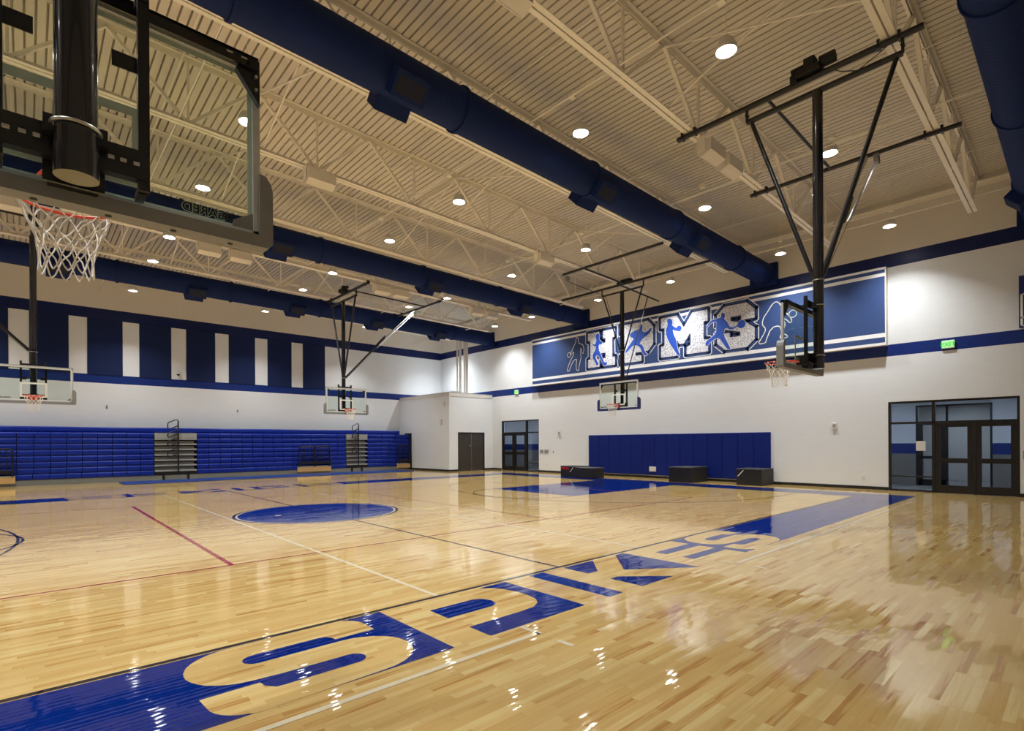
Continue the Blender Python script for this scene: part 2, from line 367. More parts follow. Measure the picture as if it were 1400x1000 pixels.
rect(-7.55, 4.565, 17.55, 4.615, 2, Z3); rect(-7.55, 19.69, 17.55, 19.73, 2, Z3)       # side lines
rect(CX-0.02, 4.6, CX+0.02, 19.7, 2, 0.0026)
# key areas and arcs at both ends
for sgn in (1, -1):
    fx = lambda x: CX+sgn*(x-CX)
    xa, xb = sorted((fx(11.9), fx(17.52))); rect(xa, 10.32, xb, 13.98, 1, Z1)
    a0 = PI/2 if sgn > 0 else -PI/2
    ringf(fx(11.9), CYC, 1.79, 1.83, 2, Z3, a0, a0+PI)
    ringf(fx(16.2), CYC, 6.03, 6.07, 2, Z3, a0, a0+PI)
    xa, xb = sorted((fx(16.2), fx(17.52))); rect(xa, CYC-6.07, xb, CYC-6.03, 2, Z3); rect(xa, CYC+6.03, xb, CYC+6.07, 2, Z3)
ringf(CX, CYC, 0.0, 1.70, 1, Z1); ringf(CX, CYC, 1.70, 1.74, 3, Z2); ringf(CX, CYC, 1.74, 1.80, 2, Z2)
ringf(4.09, 12.18, 0.0, 0.07, 3, Z3, n=20)
# volleyball court, cross-court lines
rect(-4.0, 7.63, 14.0, 7.67, 4, Z2); rect(-4.0, 16.63, 14.0, 16.67, 5, Z2)
rect(1.95, 7.65, 2.01, 16.65, 4, Z3); rect(8.0, 7.65, 8.05, 16.65, 5, Z3); rect(13.97, 7.65, 14.01, 16.65, 5, Z3); rect(-4.01, 7.65, -3.97, 16.65, 5, Z3)
for x in (3.15, 6.83):
    rect(x-0.025, 4.62, x+0.025, 19.69, 3, Z3); rect(x-0.025, 3.1, x+0.025, 3.34, 3, Z3); rect(x-0.025, 2.74, x+0.025, 2.9, 3, Z3)
rect(-8.7, 3.1, 3.15, 3.15, 3, Z3); rect(6.83, 3.1, 17.5, 3.15, 3, Z3)
rect(-8.7, 21.15, 3.15, 21.19, 3, Z3); rect(6.83, 21.15, 17.5, 21.19, 3, Z3)
struct(fm.build('floor', FM))

# ------------------------------------------------------------------ walls
def wall(name, boxes, m): 
    b = MB()
    for q in boxes: b.box(*q)
    return struct(b.build(name, m))
T = 0.25; ZT = 10.4
D1 = (1.30, 4.37, 2.84); D2 = (20.17, 23.23, 2.86)
wall('wall_right', [(XW, YN, 0, XW+T, D1[0], ZT), (XW, D1[1], 0, XW+T, D2[0], ZT), (XW, D2[1], 0, XW+T, YB, ZT),
                    (XW, D1[0], D1[2], XW+T, D1[1], ZT), (XW, D2[0], D2[2], XW+T, D2[1], ZT)], 'wall_x')
wall('wall_back', [(XL, YB, 0, XW+T, YB+T, ZT)], 'wall_y')
wall('wall_left', [(XL-T, YN, 0, XL, YB, ZT)], 'wall_x')
wall('wall_front', [(XL-T, YN-T, 0, XW+T, YN, ZT)], 'wall_y')
# corner closet
cb = MB(); cb.box(17.3, 24.26, 0, 17.5, YB, 4.42, 1)
cb.box(17.3, 24.06, 0, 17.9, 24.26, 4.42); cb.box(19.84, 24.06, 0, XW, 24.26, 4.42); cb.box(17.9, 24.06, 2.2, 19.84, 24.26, 4.42)
cb.box(17.5, 24.26, 4.2, XW, YB, 4.36)
struct(cb.build('wall_closet', ['closet_y', 'closet_x']))
struct(MB().box(17.28, 24.04, 4.22, XW, 24.06, 4.44).box(17.28, 24.06, 4.22, 17.3, YB, 4.44).box(17.28, 24.04, 4.42, XW, 24.2, 4.45).box(17.28, 24.2, 4.42, 17.45, YB, 4.45).build('trim_1', 'plastic'))
struct(MB().box(XW-0.09, YN, 9.10, XW, YB, 9.14).box(XW-0.015, YN, 8.98, XW, YB, 9.10).build('trim_2', 'steel'))
struct(MB().box(XL, YB-0.09, 9.3, XW, YB, 9.34).build('trim_3', 'steel'))
# baseboards
bb = MB(); H = 0.10
for y0, y1 in ((YN, D1[0]), (D1[1], D2[0]), (D2[1], 24.06)): bb.box(XW-0.015, y0, 0, XW, y1, H)
struct(bb.build('baseboard_right', 'base'))
struct(MB().box(17.285, 24.06, 0, 17.3, 28.0, H).box(17.285, 24.045, 0, 17.9, 24.06, H).box(19.84, 24.045, 0, XW-0.015, 24.06, H).build('baseboard_closet', 'base'))
struct(MB().box(XL, YN, 0, XW, YN+0.015, H).build('baseboard_front', 'base'))

# ------------------------------------------------------------------ roof deck, corrugated along Y
dk = MB(); p = 0.165; x = XL; prof = []
while x < XW+p:
    prof += [(x, 0.0), (x+p-0.038, 0.0), (x+p-0.030, 0.09), (x+p-0.008, 0.09)]; x += p
vs = []; N = len(prof)
for yy in (YN, YB): vs += [(a, yy, zd(a)+h) for a, h in prof]
dk.add(vs, [(i, i+1, N+i+1, N+i) for i in range(N-1)])
dk.add([(XL-0.5, YN, ZT+0.05), (XW+0.5, YN, ZT+0.05), (XW+0.5, YB, ZT+0.05), (XL-0.5, YB, ZT+0.05)], [(0, 1, 2, 3)])
struct(dk.build('ceiling', 'deck'))

# ------------------------------------------------------------------ roof trusses
TP = ['behind the camera', 'nearest the top right corner duct', 'above the loudspeaker pair by the right hoop',
      'just beyond the large upper duct', 'midway between the two middle ducts', 'on the near side of the second duct', 'just beyond the second duct',
      'on the near side of the farthest duct', 'nearest the bleacher wall']
for ti, ty in enumerate(TRY):
    t = thing('roof_truss', 'tan steel roof truss '+TP[ti], 'roof truss', (0, ty, 0), 0, 'steel roof trusses')
    xe = 19.33; x0 = XL
    b = MB()
    for s in (-1, 1):
        y0, y1 = s*0.014, s*0.104
        vs = []
        for xx in (x0, xe):
            z = zb(xx); vs += [(xx, y0, z), (xx, y1, z), (xx, y1, z+0.010), (xx, s*0.024, z+0.010), (xx, s*0.024, z+0.10), (xx, y0, z+0.10)]
        o = [(i, (i+1) % 6, 6+(i+1) % 6, 6+i) for i in range(6)]
        if s > 0: b.add(vs, o+[tuple(range(5, -1, -1)), tuple(range(6, 12))])
        else: b.add(vs, [tuple(reversed(f)) for f in o]+[tuple(range(6)), tuple(range(11, 5, -1))])
    b.build('bottom_chord', 'steel', t)
    b = MB()
    for s in (-1, 1):
        y0, y1 = s*0.012, s*0.09; vs = []
        for xx in (x0, XW):
            z = zt(xx); vs += [(xx, y0, z), (xx, s*0.022, z), (xx, s*0.022, z+0.10), (xx, y1, z+0.10), (xx, y1, z+0.115), (xx, y0, z+0.115)]
        o = [(i, (i+1) % 6, 6+(i+1) % 6, 6+i) for i in range(6)]
        b.add(vs, o+[tuple(range(5, -1, -1)), tuple(range(6, 12))])
    b.build('top_chord', 'steel', t)
    k = -5
    while 5.2+2.72*k < 19.2:
        xn = 5.2+2.72*k; k += 1
        if xn < XL+0.3: continue
        MB().beam((xn, 0, zb(xn)+0.02), (xn, 0, zt(xn)+0.02), 0.045, 0.045).build('vertical_web', 'steel', t)
        for xt in (xn-1.36, xn+1.36):
            if xt > XW-0.1: continue
            MB().beam((xn, -0.0, zb(xn)+0.03), (xt, 0, zt(xt)+0.04), 0.075, 0.06).build('diagonal_web', 'steel', t)

# bridging pipes and cross braces between trusses
BP = ['farthest left, beyond the frame', 'over the near left hoop', 'above the court centre line', 'right of the court centre', 'closest to the mural wall']
for bi, bx in enumerate((-2.9, 2.3, 7.65, 13.0, 18.3)):
    b = MB(); z = zb(bx)+0.06
    ys = [YN]+[v for c in (0.84, 8.22, 17.1, 24.3) for v in (c-0.47, c+0.47)]+[YB]
    for q in range(0, len(ys), 2): b.tube((bx, ys[q], z), (bx, ys[q+1], z), 0.017, 8)
    b.tube((bx+0.05, YN, zt(bx)-0.02), (bx+0.05, YB, zt(bx)-0.02), 0.017, 8)
    tag(b.build('bridging_pipe', 'steel'), 'tan pipes crossing the trusses, '+BP[bi], 'bridging', 'bridging pipes')
for bi, bx in enumerate((3.9, 9.3, 14.7)):
    br = thing('cross_bracing', 'row of tan X braces between the trusses, '+['over the left part of the court', 'over the middle of the court', 'nearest the mural wall'][bi], 'bracing', (0, 0, 0), 0, 'cross braces')
    for i in range(len(TRY)-1):
        a, c = TRY[i], TRY[i+1]; b = MB()
        
        if any(a < v < c for v in (0.84, 8.22, 17.1, 24.3)): continue
        b.beam((bx, a, zb(bx)+0.1), (bx, c, zt(bx)), 0.03, 0.03); b.beam((bx+0.04, c, zb(bx)+0.1), (bx+0.04, a, zt(bx)), 0.03, 0.03); b.build('brace', 'steel', br)
# electrical conduits with small boxes
for ci, (cxx, ya, yb_, lab) in enumerate(((8.1, 3.9, 14.9, 'thin tan conduit crossing over the duct to the middle lamps'), (13.4, 3.9, 14.9, 'thin tan conduit crossing above the main hoop'), (18.7, 3.9, 19.2, 'thin tan conduit running along the mural wall'))):
    b = MB(); b.tube((cxx, ya, zb(cxx)+0.45), (cxx, yb_, zb(cxx)+0.45), 0.012, 6)
    for yy in (3.9, 7.0, 11.2, 14.8): b.box(cxx-0.06, yy-0.06, zb(cxx)+0.40, cxx+0.06, yy+0.06, zb(cxx)+0.49)
    tag(b.build('conduit', 'steel'), lab, 'conduit')

# ------------------------------------------------------------------ ducts
def duct(yc, zc, rad, rings, diffs, label, xend=XW):
    t = thing('air_duct', label, 'air duct', (0, yc, 0), 0, 'navy round air ducts'); n = 40
    def zz(x): return zc-0.012*(x-8)
    b = MB(); x = XL; step = 0.055; i = 0; ringsv = []
    st = []
    while x < xend: st.append((x, rad)); st.append((x+step*0.8, rad)); st.append((x+step*0.9, rad+0.0018)); x += step*2
    st.append((xend, rad))
    for (x, r) in st:
        for k in range(n):
            a = 2*PI*k/n; ringsv.append((x, r*math.cos(a), zz(x)+r*math.sin(a)))
    fs = []
    for j in range(len(st)-1):
        for k in range(n): fs.append((j*n+k, j*n+(k+1) % n, (j+1)*n+(k+1) % n, (j+1)*n+k))
    b.add(ringsv, fs, 0, True); b.build('duct_tube', 'duct', t)
    for rx in rings:
        r = MB(); n2 = 40; rr = rad+0.035; vs = []
        for (xx, q) in ((rx-0.035, rad), (rx-0.03, rr), (rx+0.03, rr), (rx+0.035, rad)):
            vs += [(xx, q*math.cos(2*PI*k/n2), zz(rx)+q*math.sin(2*PI*k/n2)) for k in range(n2)]
        r.add(vs, [(j*n2+k, j*n2+(k+1) % n2, (j+1)*n2+(k+1) % n2, (j+1)*n2+k) for j in range(3) for k in range(n2)], 0, False)
        r.build('duct_flange', 'duct', t)
        MB().tube((rx, 0, zz(rx)+rr), (rx, 0, zd(rx)), 0.003, 5).build('duct_hanger', 'steel', t)
    for dx in diffs:
        for s in (-1, 1):
            # boot pointing out and down at 45 degrees, grille on its face
            A = Matrix.Translation((dx, 0, zz(dx))) @ Matrix.Rotation(s*math.radians(45), 4, 'X')
            f = MB().box(-0.32, -0.20, -rad-0.20, 0.32, 0.20, -rad+0.10, 0, A).build('diffuser', 'duct', t)
            g = MB().box(-0.27, -0.14, -rad-0.206, 0.27, 0.14, -rad-0.198, 0, A)
            for q in range(6): g.box(-0.27, -0.12+q*0.047, -rad-0.212, 0.27, -0.112+q*0.047, -rad-0.2, 1, A)
            g.build('grille', ['ductd', 'duct'], f)
    if xend >= XW: MB().box(XW-0.12, -0.50, zz(XW)-0.50, XW, 0.50, zz(XW)+0.34).build('wall_collar', 'duct', t)
    return t
duct(0.84, 8.0, 0.40, (-2, 2, 6.05, 10.0, 13.9, 17.85), (-1, 5.0, 18.1), 'large navy round duct at the top right corner')
duct(8.22, 8.02, 0.39, (-1.8, 2.17, 6.15, 10.05, 13.9, 17.9), (-0.8, 4.85, 10.3, 15.0), 'large navy round duct running across the upper middle to the mural wall')
duct(17.1, 7.96, 0.39, (-0.8, 3.15, 7.1, 11.05, 14.9, 18.8), (0.3, 5.8, 11.4, 16.2), 'navy round duct second from the bleacher wall')
duct(24.3, 7.96, 0.39, (-1.4, 2.46, 6.3, 10.1, 14.0, 17.7), (0.8, 5.0, 8.95, 12.9, 16.7), 'navy round duct nearest the bleacher wall')

# ------------------------------------------------------------------ high-bay lamps
ROWS = [(4.0, 'row nearest the camera'), (7.1, 'row before the large duct'), (11.3, 'row beyond the large duct'), (14.95, 'row before the second duct'),
        (19.2, 'row beyond the second duct'), (22.1, 'row before the farthest duct'), (26.9, 'row along the bleacher wall')]
COLS = [(19.0, 'closest to the mural wall'), (13.73, 'second from the mural wall'), (8.48, 'third from the mural wall'), (3.25, 'fourth from the mural wall'), (-2.0, 'fifth from the mural wall'), (-7.25, 'sixth from the mural wall')]
BULB = bpy.data.lights.new('bulb', 'AREA'); BULB.shape = 'DISK'; BULB.size = 0.26; BULB.energy = LAMP
BULB.color = (0.955, 0.98, 0.97); BULB.spread = math.radians(106)
def lamp_parts(t, x):
    b = MB(); n = 24; vs = []
    for r, z in ((0.05, 0.20), (0.12, 0.18), (0.165, 0.08), (0.17, 0.0), (0.163, 0.0), (0.145, 0.085)):
        vs += [(r*math.cos(2*PI*k/n), r*math.sin(2*PI*k/n), z) for k in range(n)]
    b.add(vs, [(j*n+(k+1) % n, j*n+k, (j+1)*n+k, (j+1)*n+(k+1) % n)[::-1] for j in range(5) for k in range(n)], 0, True)
    b.add(vs[:n], [tuple(range(n))]); b.build('housing', 'plastic', t)
    MB().add([(0.143*math.cos(2*PI*k/n), 0.143*math.sin(2*PI*k/n), 0.078) for k in range(n)], [tuple(range(n-1, -1, -1))]).build('lens', 'lens', t)
    lo = bpy.data.objects.new('bulb', BULB); COL.objects.link(lo); lo.parent = t; lo.location = (0, 0, 0.070)
    MB().tube((0, 0, 0.16), (0, 0, zd(x)-8.0), 0.006, 5).build('hanger_cable', 'steel', t)
for ry, rl in ROWS:
    for cx_, cl in COLS:
        ly, lx = {(22.1, 13.73): (21.6, 13.25), (4.0, 13.73): (3.88, 13.2)}.get((ry, cx_), (ry, cx_))
        t = thing('high_bay_light', 'round ceiling lamp, %s, %s' % (rl, cl), 'ceiling light', (lx, ly, 8.0), 0, 'high bay lights')
        lamp_parts(t, cx_)

# ------------------------------------------------------------------ loudspeakers under the bottom chords
def speaker(x, ti, label, rz=0):
    ty = TRY[ti]; z = zb(x)-0.01
    t = thing('loudspeaker', label, 'loudspeaker', (x, ty-0.12, z), rz, 'loudspeakers under the trusses')
    b = MB(); L = 0.33
    prof = [(-0.20, -0.06), (0.16, -0.06), (0.16, -0.28), (0.02, -0.40), (-0.20, -0.32)]
    b.prism(prof, lambda p, t_: (L if t_ else -L, p[0], p[1])); b.build('housing', 'tan', t)
    MB().prism([(0.145, -0.295), (0.03, -0.395), (0.022, -0.405), (0.137, -0.305)], lambda p, t_: (0.28 if t_ else -0.28, p[0], p[1])).build('speaker_grille', 'deck', t)
    MB().box(-L-0.02, -0.08, -0.30, -L-0.005, 0.1, 0.03).box(L+0.005, -0.08, -0.3, L+0.02, 0.1, 0.03).box(-L-0.02, 0.02, 0.0, L+0.02, 0.06, 0.015).build('mounting_bracket', 'steel', t)
for x, ti, lab in ((5.0, 2, 'tan loudspeaker at the top centre edge, above the large duct'), (10.9, 2, 'tan loudspeaker under the truss by the right hoop, nearer of the pair'), (11.75, 2, 'tan loudspeaker under the truss by the right hoop, farther of the pair'),
                   (5.2, 4, 'single tan loudspeaker under the truss right of the near glass backboard'), (12.95, 4, 'single tan loudspeaker under the truss left of the main hoop pipes'),
                   (-0.35, 6, 'tan loudspeaker far left, seen behind the near hoop net'), (4.4, 6, 'tan loudspeaker below the near backboard, left of the pair'), (5.35, 6, 'tan loudspeaker below the near backboard, right of the pair'),
                   (10.65, 6, 'tan loudspeaker beside the far middle hoop rig, left of the pair'), (11.5, 6, 'tan loudspeaker beside the far middle hoop rig, right of the pair'),
                   (15.6, 6, 'tan loudspeaker near the far corner, left of the pair'), (16.5, 6, 'tan loudspeaker near the far corner, right of the pair')):
    speaker(x, ti, lab)

# ------------------------------------------------------------------ ceiling-hung basketball hoops
def hoop(label, px, py, rz, kind, fs, pad, by=0.0, ry=0.0, near=False):
    t = thing('basketball_hoop', label, 'basketball hoop', (px, py, 0), rz, 'ceiling hung basketball hoops')
    front = kind == 'front'
    zp = (7.80 if front else zb(px)-0.055); zc = zp-0.28
    # --- mast
    MB().tube((0, 0, 2.90), (0, 0, zc), 0.083, 28).tube((0, 0, 2.87), (0, 0, 3.0), 0.087, 28).build('mast', 'pole', t)
    cl = MB()
    for z in (3.10, 3.98, 4.42 if not front else 5.2):
        cl.path([(0.095*math.cos(a), 0.095*math.sin(a), z) for a in [2*PI*k/20 for k in range(20)]], 0.008, 6, closed=True)
    cl.build('mast_clamp', 'chrome', t)
    # --- roof rig
    if not front:
        for i, xx in enumerate((0, fs*3.6)):
            zz = zp if i == 0 else zb(px+(3.6 if (fs > 0) == (abs(rz) < 1) else -3.6))-0.055
            b = MB().tube((xx, -1.5, zz), (xx, 2.7 if abs(rz) < 1 else 2.33, zz), 0.054 if i == 0 else 0.047, 12)
            b.build('support_pipe', 'black', t)
            cm = MB()
            for yy in (TRY if True else ()):
                ly = (yy-py)*(1 if abs(rz) < 1 else -1)
                if -1.5 < ly < 2.7:
                    for q in (-0.14, 0.14): cm.box(xx-0.06, ly+q-0.02, zz-0.055, xx+0.06, ly+q+0.02, zz+0.09)
            cm.build('pipe_clamp', 'black', t)
        z2 = zb(px+3.6*(1 if (fs > 0) == (abs(rz) < 1) else -1))-0.055
        MB().tube((0, 0.86, zp), (fs*3.6, 0.86, z2), 0.03, 10).build('link_pipe', 'black', t)
        MB().tube((0, -1.23, zc), (0, 1.23, zc), 0.052, 12).build('crossbar', 'black', t)
        for s in (-1, 1):
            MB().box(-0.02, s*1.23-0.02, zc, 0.02, s*1.23+0.02, zp).tube((-0.04, s*1.23, zc+0.12), (0.04, s*1.23, zc+0.12), 0.03, 8).build('hanger', 'black', t)
            MB().tube((0, s*1.15, zc-0.02), (0, s*0.08, 4.50), 0.038, 10).build('side_brace', 'black', t)
        MB().tube((fs*3.55, 0.12, z2-0.05), (fs*1.9, 0.06, 6.35), 0.03, 10).build('fold_brace_upper', 'chrome', t)
        MB().tube((fs*1.95, 0.06, 6.42), (fs*0.09, 0, 4.46), 0.042, 10).tube((fs*2.0, 0.02, 6.5), (fs*1.4, 0, 5.85), 0.045, 10).build('fold_brace', 'black', t)
        MB().tube((fs*3.6, -0.02, z2-0.16), (fs*3.6, -0.1, z2-0.16), 0.10, 16).box(fs*3.6-0.04, -0.1, z2-0.16, fs*3.6+0.04, 0.0, z2).build('safety_strap_reel', 'grey', t)
        MB().beam((fs*3.55, -0.06, z2-0.2), (fs*1.6, -0.04, 5.9), 0.055, 0.006).build('safety_strap', 'strapw', t)
        MB().tube((fs*1.6, -0.04, 5.9), (fs*0.1, -0.02, 4.4), 0.006, 6).build('safety_cable', 'black', t)
        mo = MB(); mo.cbox(-0.14, -0.08, zp+0.05, 0.14, 0.32, zp+0.16, 0.015); mo.tube((0, -0.28, zp+0.20), (0, -0.05, zp+0.20), 0.10, 14); mo.cbox(-0.10, 0.02, zp+0.16, 0.10, 0.2, zp+0.34, 0.01); mo.tube((0, 0.2, zp+0.24), (0, 0.42, zp+0.24), 0.06, 14); mo.box(-0.1, 0.3, zp+0.0, 0.1, 0.42, zp+0.14)
        mo.build('hoist_motor', 'blackm', t)
        MB().path([(0.02, -0.15, zp+0.05), (0.03, -0.35, zp-0.1), (0.03, -0.6, zp-0.22), (0.03, -0.9, zp-0.1), (0.02, -1.1, zp)], 0.008, 6).build('power_cable', 'blackm', t)
    else:
        MB().tube((-3.7, 0, zp), (3.15, 0, zp), 0.045, 12).build('support_pipe', 'black', t)
        MB().tube((-3.35, 2.5, zp+0.06), (0.85, 2.5, zp+0.06), 0.045, 12).build('support_pipe', 'black', t)
        MB().tube((-0.2, 2.5, zp+0.02), (-0.1, 0, zp), 0.032, 10).build('link_pipe', 'black', t)
        MB().tube((0.1, 0, zp), (0.3, -3.1, zp-0.05), 0.032, 10).build('link_pipe', 'black', t)
        MB().tube((-0.98, 0, zc), (0.98, 0, zc), 0.035, 12).build('crossbar', 'black', t)
        for s in (-1, 1):
            MB().box(s*0.98-0.02, -0.02, zc, s*0.98+0.02, 0.02, zp).build('hanger', 'black', t)
            MB().tube((s*0.93, 0, zc-0.02), (s*0.08, 0, 5.15), 0.028, 10).build('side_brace', 'black', t)
        MB().tube((0.2, -2.1, zp-0.04), (-0.05, -0.12, 4.0), 0.022, 8).build('rear_brace', 'black', t)
        MB().path([(0.72, 2.45, zp-0.2), (0.6, 1.4, zp-0.33), (0.5, 0.4, zc-0.15), (0.35, 0.15, 6.4), (0.12, 0.1, 4.7)], 0.012, 6).build('safety_strap', 'black', t)
        MB().tube((0.72, 2.46, zp-0.12), (0.64, 2.46, zp-0.12), 0.10, 14).build('safety_strap_reel', 'grey', t)
        MB().cbox(-0.35, -0.25, zp+0.05, 0.1, -0.02, zp+0.2, 0.02).tube((0.12, -0.12, zp+0.12), (0.3, -0.12, zp+0.12), 0.07, 12).build('hoist_motor', 'blackm', t)
    # --- board mounting frame
    f = MB()
    for s in (-1, 1):
        f.box(s*0.28-0.025, 0.09, 2.93, s*0.28+0.025, 0.14, 4.12)
        f.box(s*0.28-0.02*s, 0.14, 3.56, s*0.15, 0.148, 3.64)
    f.box(-0.30, 0.08, 2.98, 0.30, 0.092, 3.13).box(-0.30, 0.09, 2.98, 0.30, 0.14, 2.99)
    f.box(-0.30, 0.08, 3.92, 0.30, 0.092, 4.05).box(-0.12, 0.0, 3.06, -0.085, 0.12, 3.14).box(0.085, 0.0, 3.06, 0.12, 0.12, 3.14)
    f.box(-0.12, 0.0, 3.93, -0.085, 0.12, 4.02).box(0.085, 0.0, 3.93, 0.12, 0.12, 4.02)
    f.box(-0.88, 0.20, 3.90, 0.88, 0.215, 3.975).box(-0.88, 0.20, 3.96, 0.88, 0.27, 3.975).box(-0.3, 0.14, 3.93, -0.25, 0.21, 3.97).box(0.25, 0.14, 3.93, 0.3, 0.21, 3.97)
    for s in (-1, 1):
        f.prism([(s*0.80, 3.97), (s*0.895, 3.97), (s*0.895, 3.70), (s*0.76, 3.88)], lambda p, q: (p[0], 0.222 if q else 0.262, p[1]))
        f.box(s*0.28-0.02, 0.12, 2.93, s*0.28+0.02, 0.27, 2.97)
    f.build('mounting_frame', 'black', t)
    for s in (-1, 1) if near else ():
        for q in (0.14, 0.19, 0.245): MB().cbox(s*q-0.014, 0.074, 3.045, s*q+0.014, 0.0795, 3.065, 0.002).build('bolt', 'chrome', t)
        for q in (0.72, 0.80): MB().cbox(s*q-0.017, 0.194, 3.935, s*q+0.017, 0.1995, 3.945, 0.002).build('bolt', 'chrome', t)
        for q, z in ((0.82, 3.92), (0.87, 3.86), (0.87, 3.78)): MB().tube((s*q, 0.2, z), (s*q, 0.225, z), 0.009, 8).build('bolt', 'chrome', t)
    if not front:
        MB().box(0.09, 0.078, 3.945, 0.24, 0.0795, 4.035).box(0.105, 0.077, 3.985, 0.225, 0.078, 4.01, 1).build('warning_label', ['whitep', 'red'], t)
    # --- backboard
    g = MB().box(-0.895, 0.275, 2.92, 0.895, 0.285, 3.95).build('backboard', 'glass', t); g.location = (0, by, 0)
    fr = MB()
    for (a, b_, c, d) in ((-0.915, 2.90, 0.915, 2.94), (-0.915, 3.93, 0.915, 3.97), (-0.915, 2.90, -0.875, 3.97), (0.875, 2.90, 0.915, 3.97)): fr.box(a, 0.25, b_, c, 0.292, d)
    fr.build('backboard_frame', 'alum', g)
    ln = MB()
    y0, y1 = 0.286, 0.288
    for (a, b_, c, d) in ((-0.305, 3.03, -0.255, 3.47), (0.255, 3.03, 0.305, 3.47), (-0.255, 3.42, 0.255, 3.47), (-0.255, 3.03, 0.255, 3.08),
                          (-0.875, 2.94, 0.875, 2.965), (-0.875, 3.905, 0.875, 3.93), (-0.875, 2.965, -0.85, 3.905), (0.85, 2.965, 0.875, 3.905)): ln.box(a, y0, b_, c, y1, d)
    ln.build('target_lines', 'whitep', g)
    # safety padding: U along bottom and lower sides, rounded tips
    pd = MB()
    def U_outline(e, i):
        zt_ = 3.30
        return [(-e+0.03, 2.84), (e-0.03, 2.84), (e, 2.87), (e, zt_-0.10), (e-0.012, zt_-0.05), (e-0.04, zt_-0.01), (i, zt_), (i, 2.915), (-i, 2.915), (-i, zt_), (-e+0.04, zt_-0.01), (-e+0.012, zt_-0.05), (-e, zt_-0.10), (-e, 2.87)]
    pts = U_outline(0.985, 0.905); n = len(pts); yA, yB = 0.225, 0.34
    for y_, flip in ((yA, False), (yB, True)):
        tri = tessellate_polygon([[Vector((a, b_, 0)) for a, b_ in pts]])
        pd.add([(a, y_, b_) for a, b_ in pts], [tuple(q) for q in tri])
    pd.add([(a, yA, b_) for a, b_ in pts]+[(a, yB, b_) for a, b_ in pts], [(i, (i+1) % n, n+(i+1) % n, n+i) for i in range(n)])
    pd.build('safety_padding', pad, g)
    for s in (-1, 1):
        MB().prism([(s*0.755, 2.935), (s*0.89, 2.935), (s*0.89, 3.06), (s*0.765, 2.985)], lambda p, q: (p[0], 0.262 if q else 0.272, p[1])).build('corner_gusset', 'padg', g)
    for q in (-0.75, -0.45, -0.15, 0.15, 0.45, 0.75) if near else (): MB().tube((q, 0.29, 2.836), (q, 0.29, 2.845), 0.016, 10).build('pad_bolt', 'blackm', g)
    for yy_, mm_, bo_ in ((0.2865, 'blackm', 0.0015), (0.2890, 'whitep', 0.0045), (0.2915, 'blackm', 0.0015)) if near else ((0.288, 'blackm', 0.0015),):
        text_mesh('GARED', 0.074, Matrix.Translation((0.735, yy_, 2.975)) @ Matrix.Rotation(PI, 4, 'Z') @ Matrix.Rotation(PI/2, 4, 'X'), 'lettering', mm_, g, bold=bo_)
    lg = MB()
    for k in range(3): lg.prism([(0.78-0.01*k, 2.978+0.014*k), (0.72-0.01*k, 2.978+0.014*k), (0.72-0.01*k, 2.986+0.014*k), (0.78-0.01*k, 2.986+0.014*k)], lambda p, q: (p[0], 0.2865 if q else 0.288, p[1]))
    lg.build('logo_mark', 'blackm', g)
    MB().box(-0.12, 0.14, 2.88, 0.12, 0.16, 3.12).box(-0.10, 0.16, 2.9, 0.10, 0.275+by, 3.1).build('gooseneck', 'black', t)
    # --- rim and net
    cy = 0.285+0.15+0.2286+ry; zr = 3.05; NN = 32
    r = MB(); r.path([(0.2286*math.cos(2*PI*k/NN), cy+0.2286*math.sin(2*PI*k/NN), zr) for k in range(NN)], 0.0085, 8, closed=True)
    r.box(-0.09, 0.286+by, zr-0.11, 0.09, 0.296+by, zr+0.02); r.prism([(-0.085, 0.29+by), (0.085, 0.29+by), (0.06, cy-0.20), (-0.06, cy-0.20)], lambda p, q: (p[0], p[1], zr-0.014 if not q else zr-0.006))
    for s in (-1, 1): r.tube((s*0.07, 0.29+by, zr-0.09), (s*0.13, cy-0.18, zr-0.008), 0.008, 6); r.tube((s*0.08, 0.29+by, zr-0.004), (s*0.17, cy-0.15, zr-0.004), 0.008, 6)
    ro = r.build('rim', 'orange', t)
    nt = MB(); K = 12; rows = 6
    def rad(v): return 0.232*(1-v)**1.5*0.62+0.232*0.38+0.232*0.22*v**3 if False else 0.232-0.105*math.sin(min(1, v*1.15)*PI/2)+0.012*max(0, v-0.8)
    rnd = random.Random(3)
    J = [[rnd.uniform(-0.006, 0.006) for _ in range(2*K+2)] for _ in range(rows*2+2)]
    for k in range(K):
        for s in (-1, 1):
            pts = []
            for i in range(0, rows+1):
                for sub in (0, 0.5):
                    if i == rows and sub: break
                    v = (i+sub)/rows; a = 2*PI*(k+s*(i+sub)*0.5)/K; rr = rad(v)+J[i][(k*2+(1 if s > 0 else 0)) % (2*K)]*0.8
                    zz = zr-0.012-0.43*v+(0.0 if 0 < v < 1 else 0)
                    pts.append((rr*math.cos(a), cy+rr*math.sin(a), zz+(0.012*math.sin((i+sub)*PI) if 0 < v < 1 else 0)))
            nt.path(pts, 0.0042, 5)
    for k in range(K):          # loops over the hooks
        a = 2*PI*k/K
        for s in (-1, 1): nt.tube((0.232*math.cos(a), cy+0.232*math.sin(a), zr-0.012), (0.245*math.cos(a+s*0.05), cy+0.245*math.sin(a+s*0.05), zr+0.012), 0.004, 5)
    nt.build('net', 'net', ro)
    return t
hoop('near hoop at the top left, seen from behind, glass backboard with white net', 0.175, 3.25, 0, 'side', -1, 'padg', 0.04, 0.2, True)
hoop('hoop on the right with glass backboard edge on, hung in front of the mural', 10.25, 3.20, 0, 'side', 1, 'padg')
hoop('far left hoop facing the camera in front of the bleacher wall panels', 0.13, 21.6, PI, 'side', 1, 'padg')
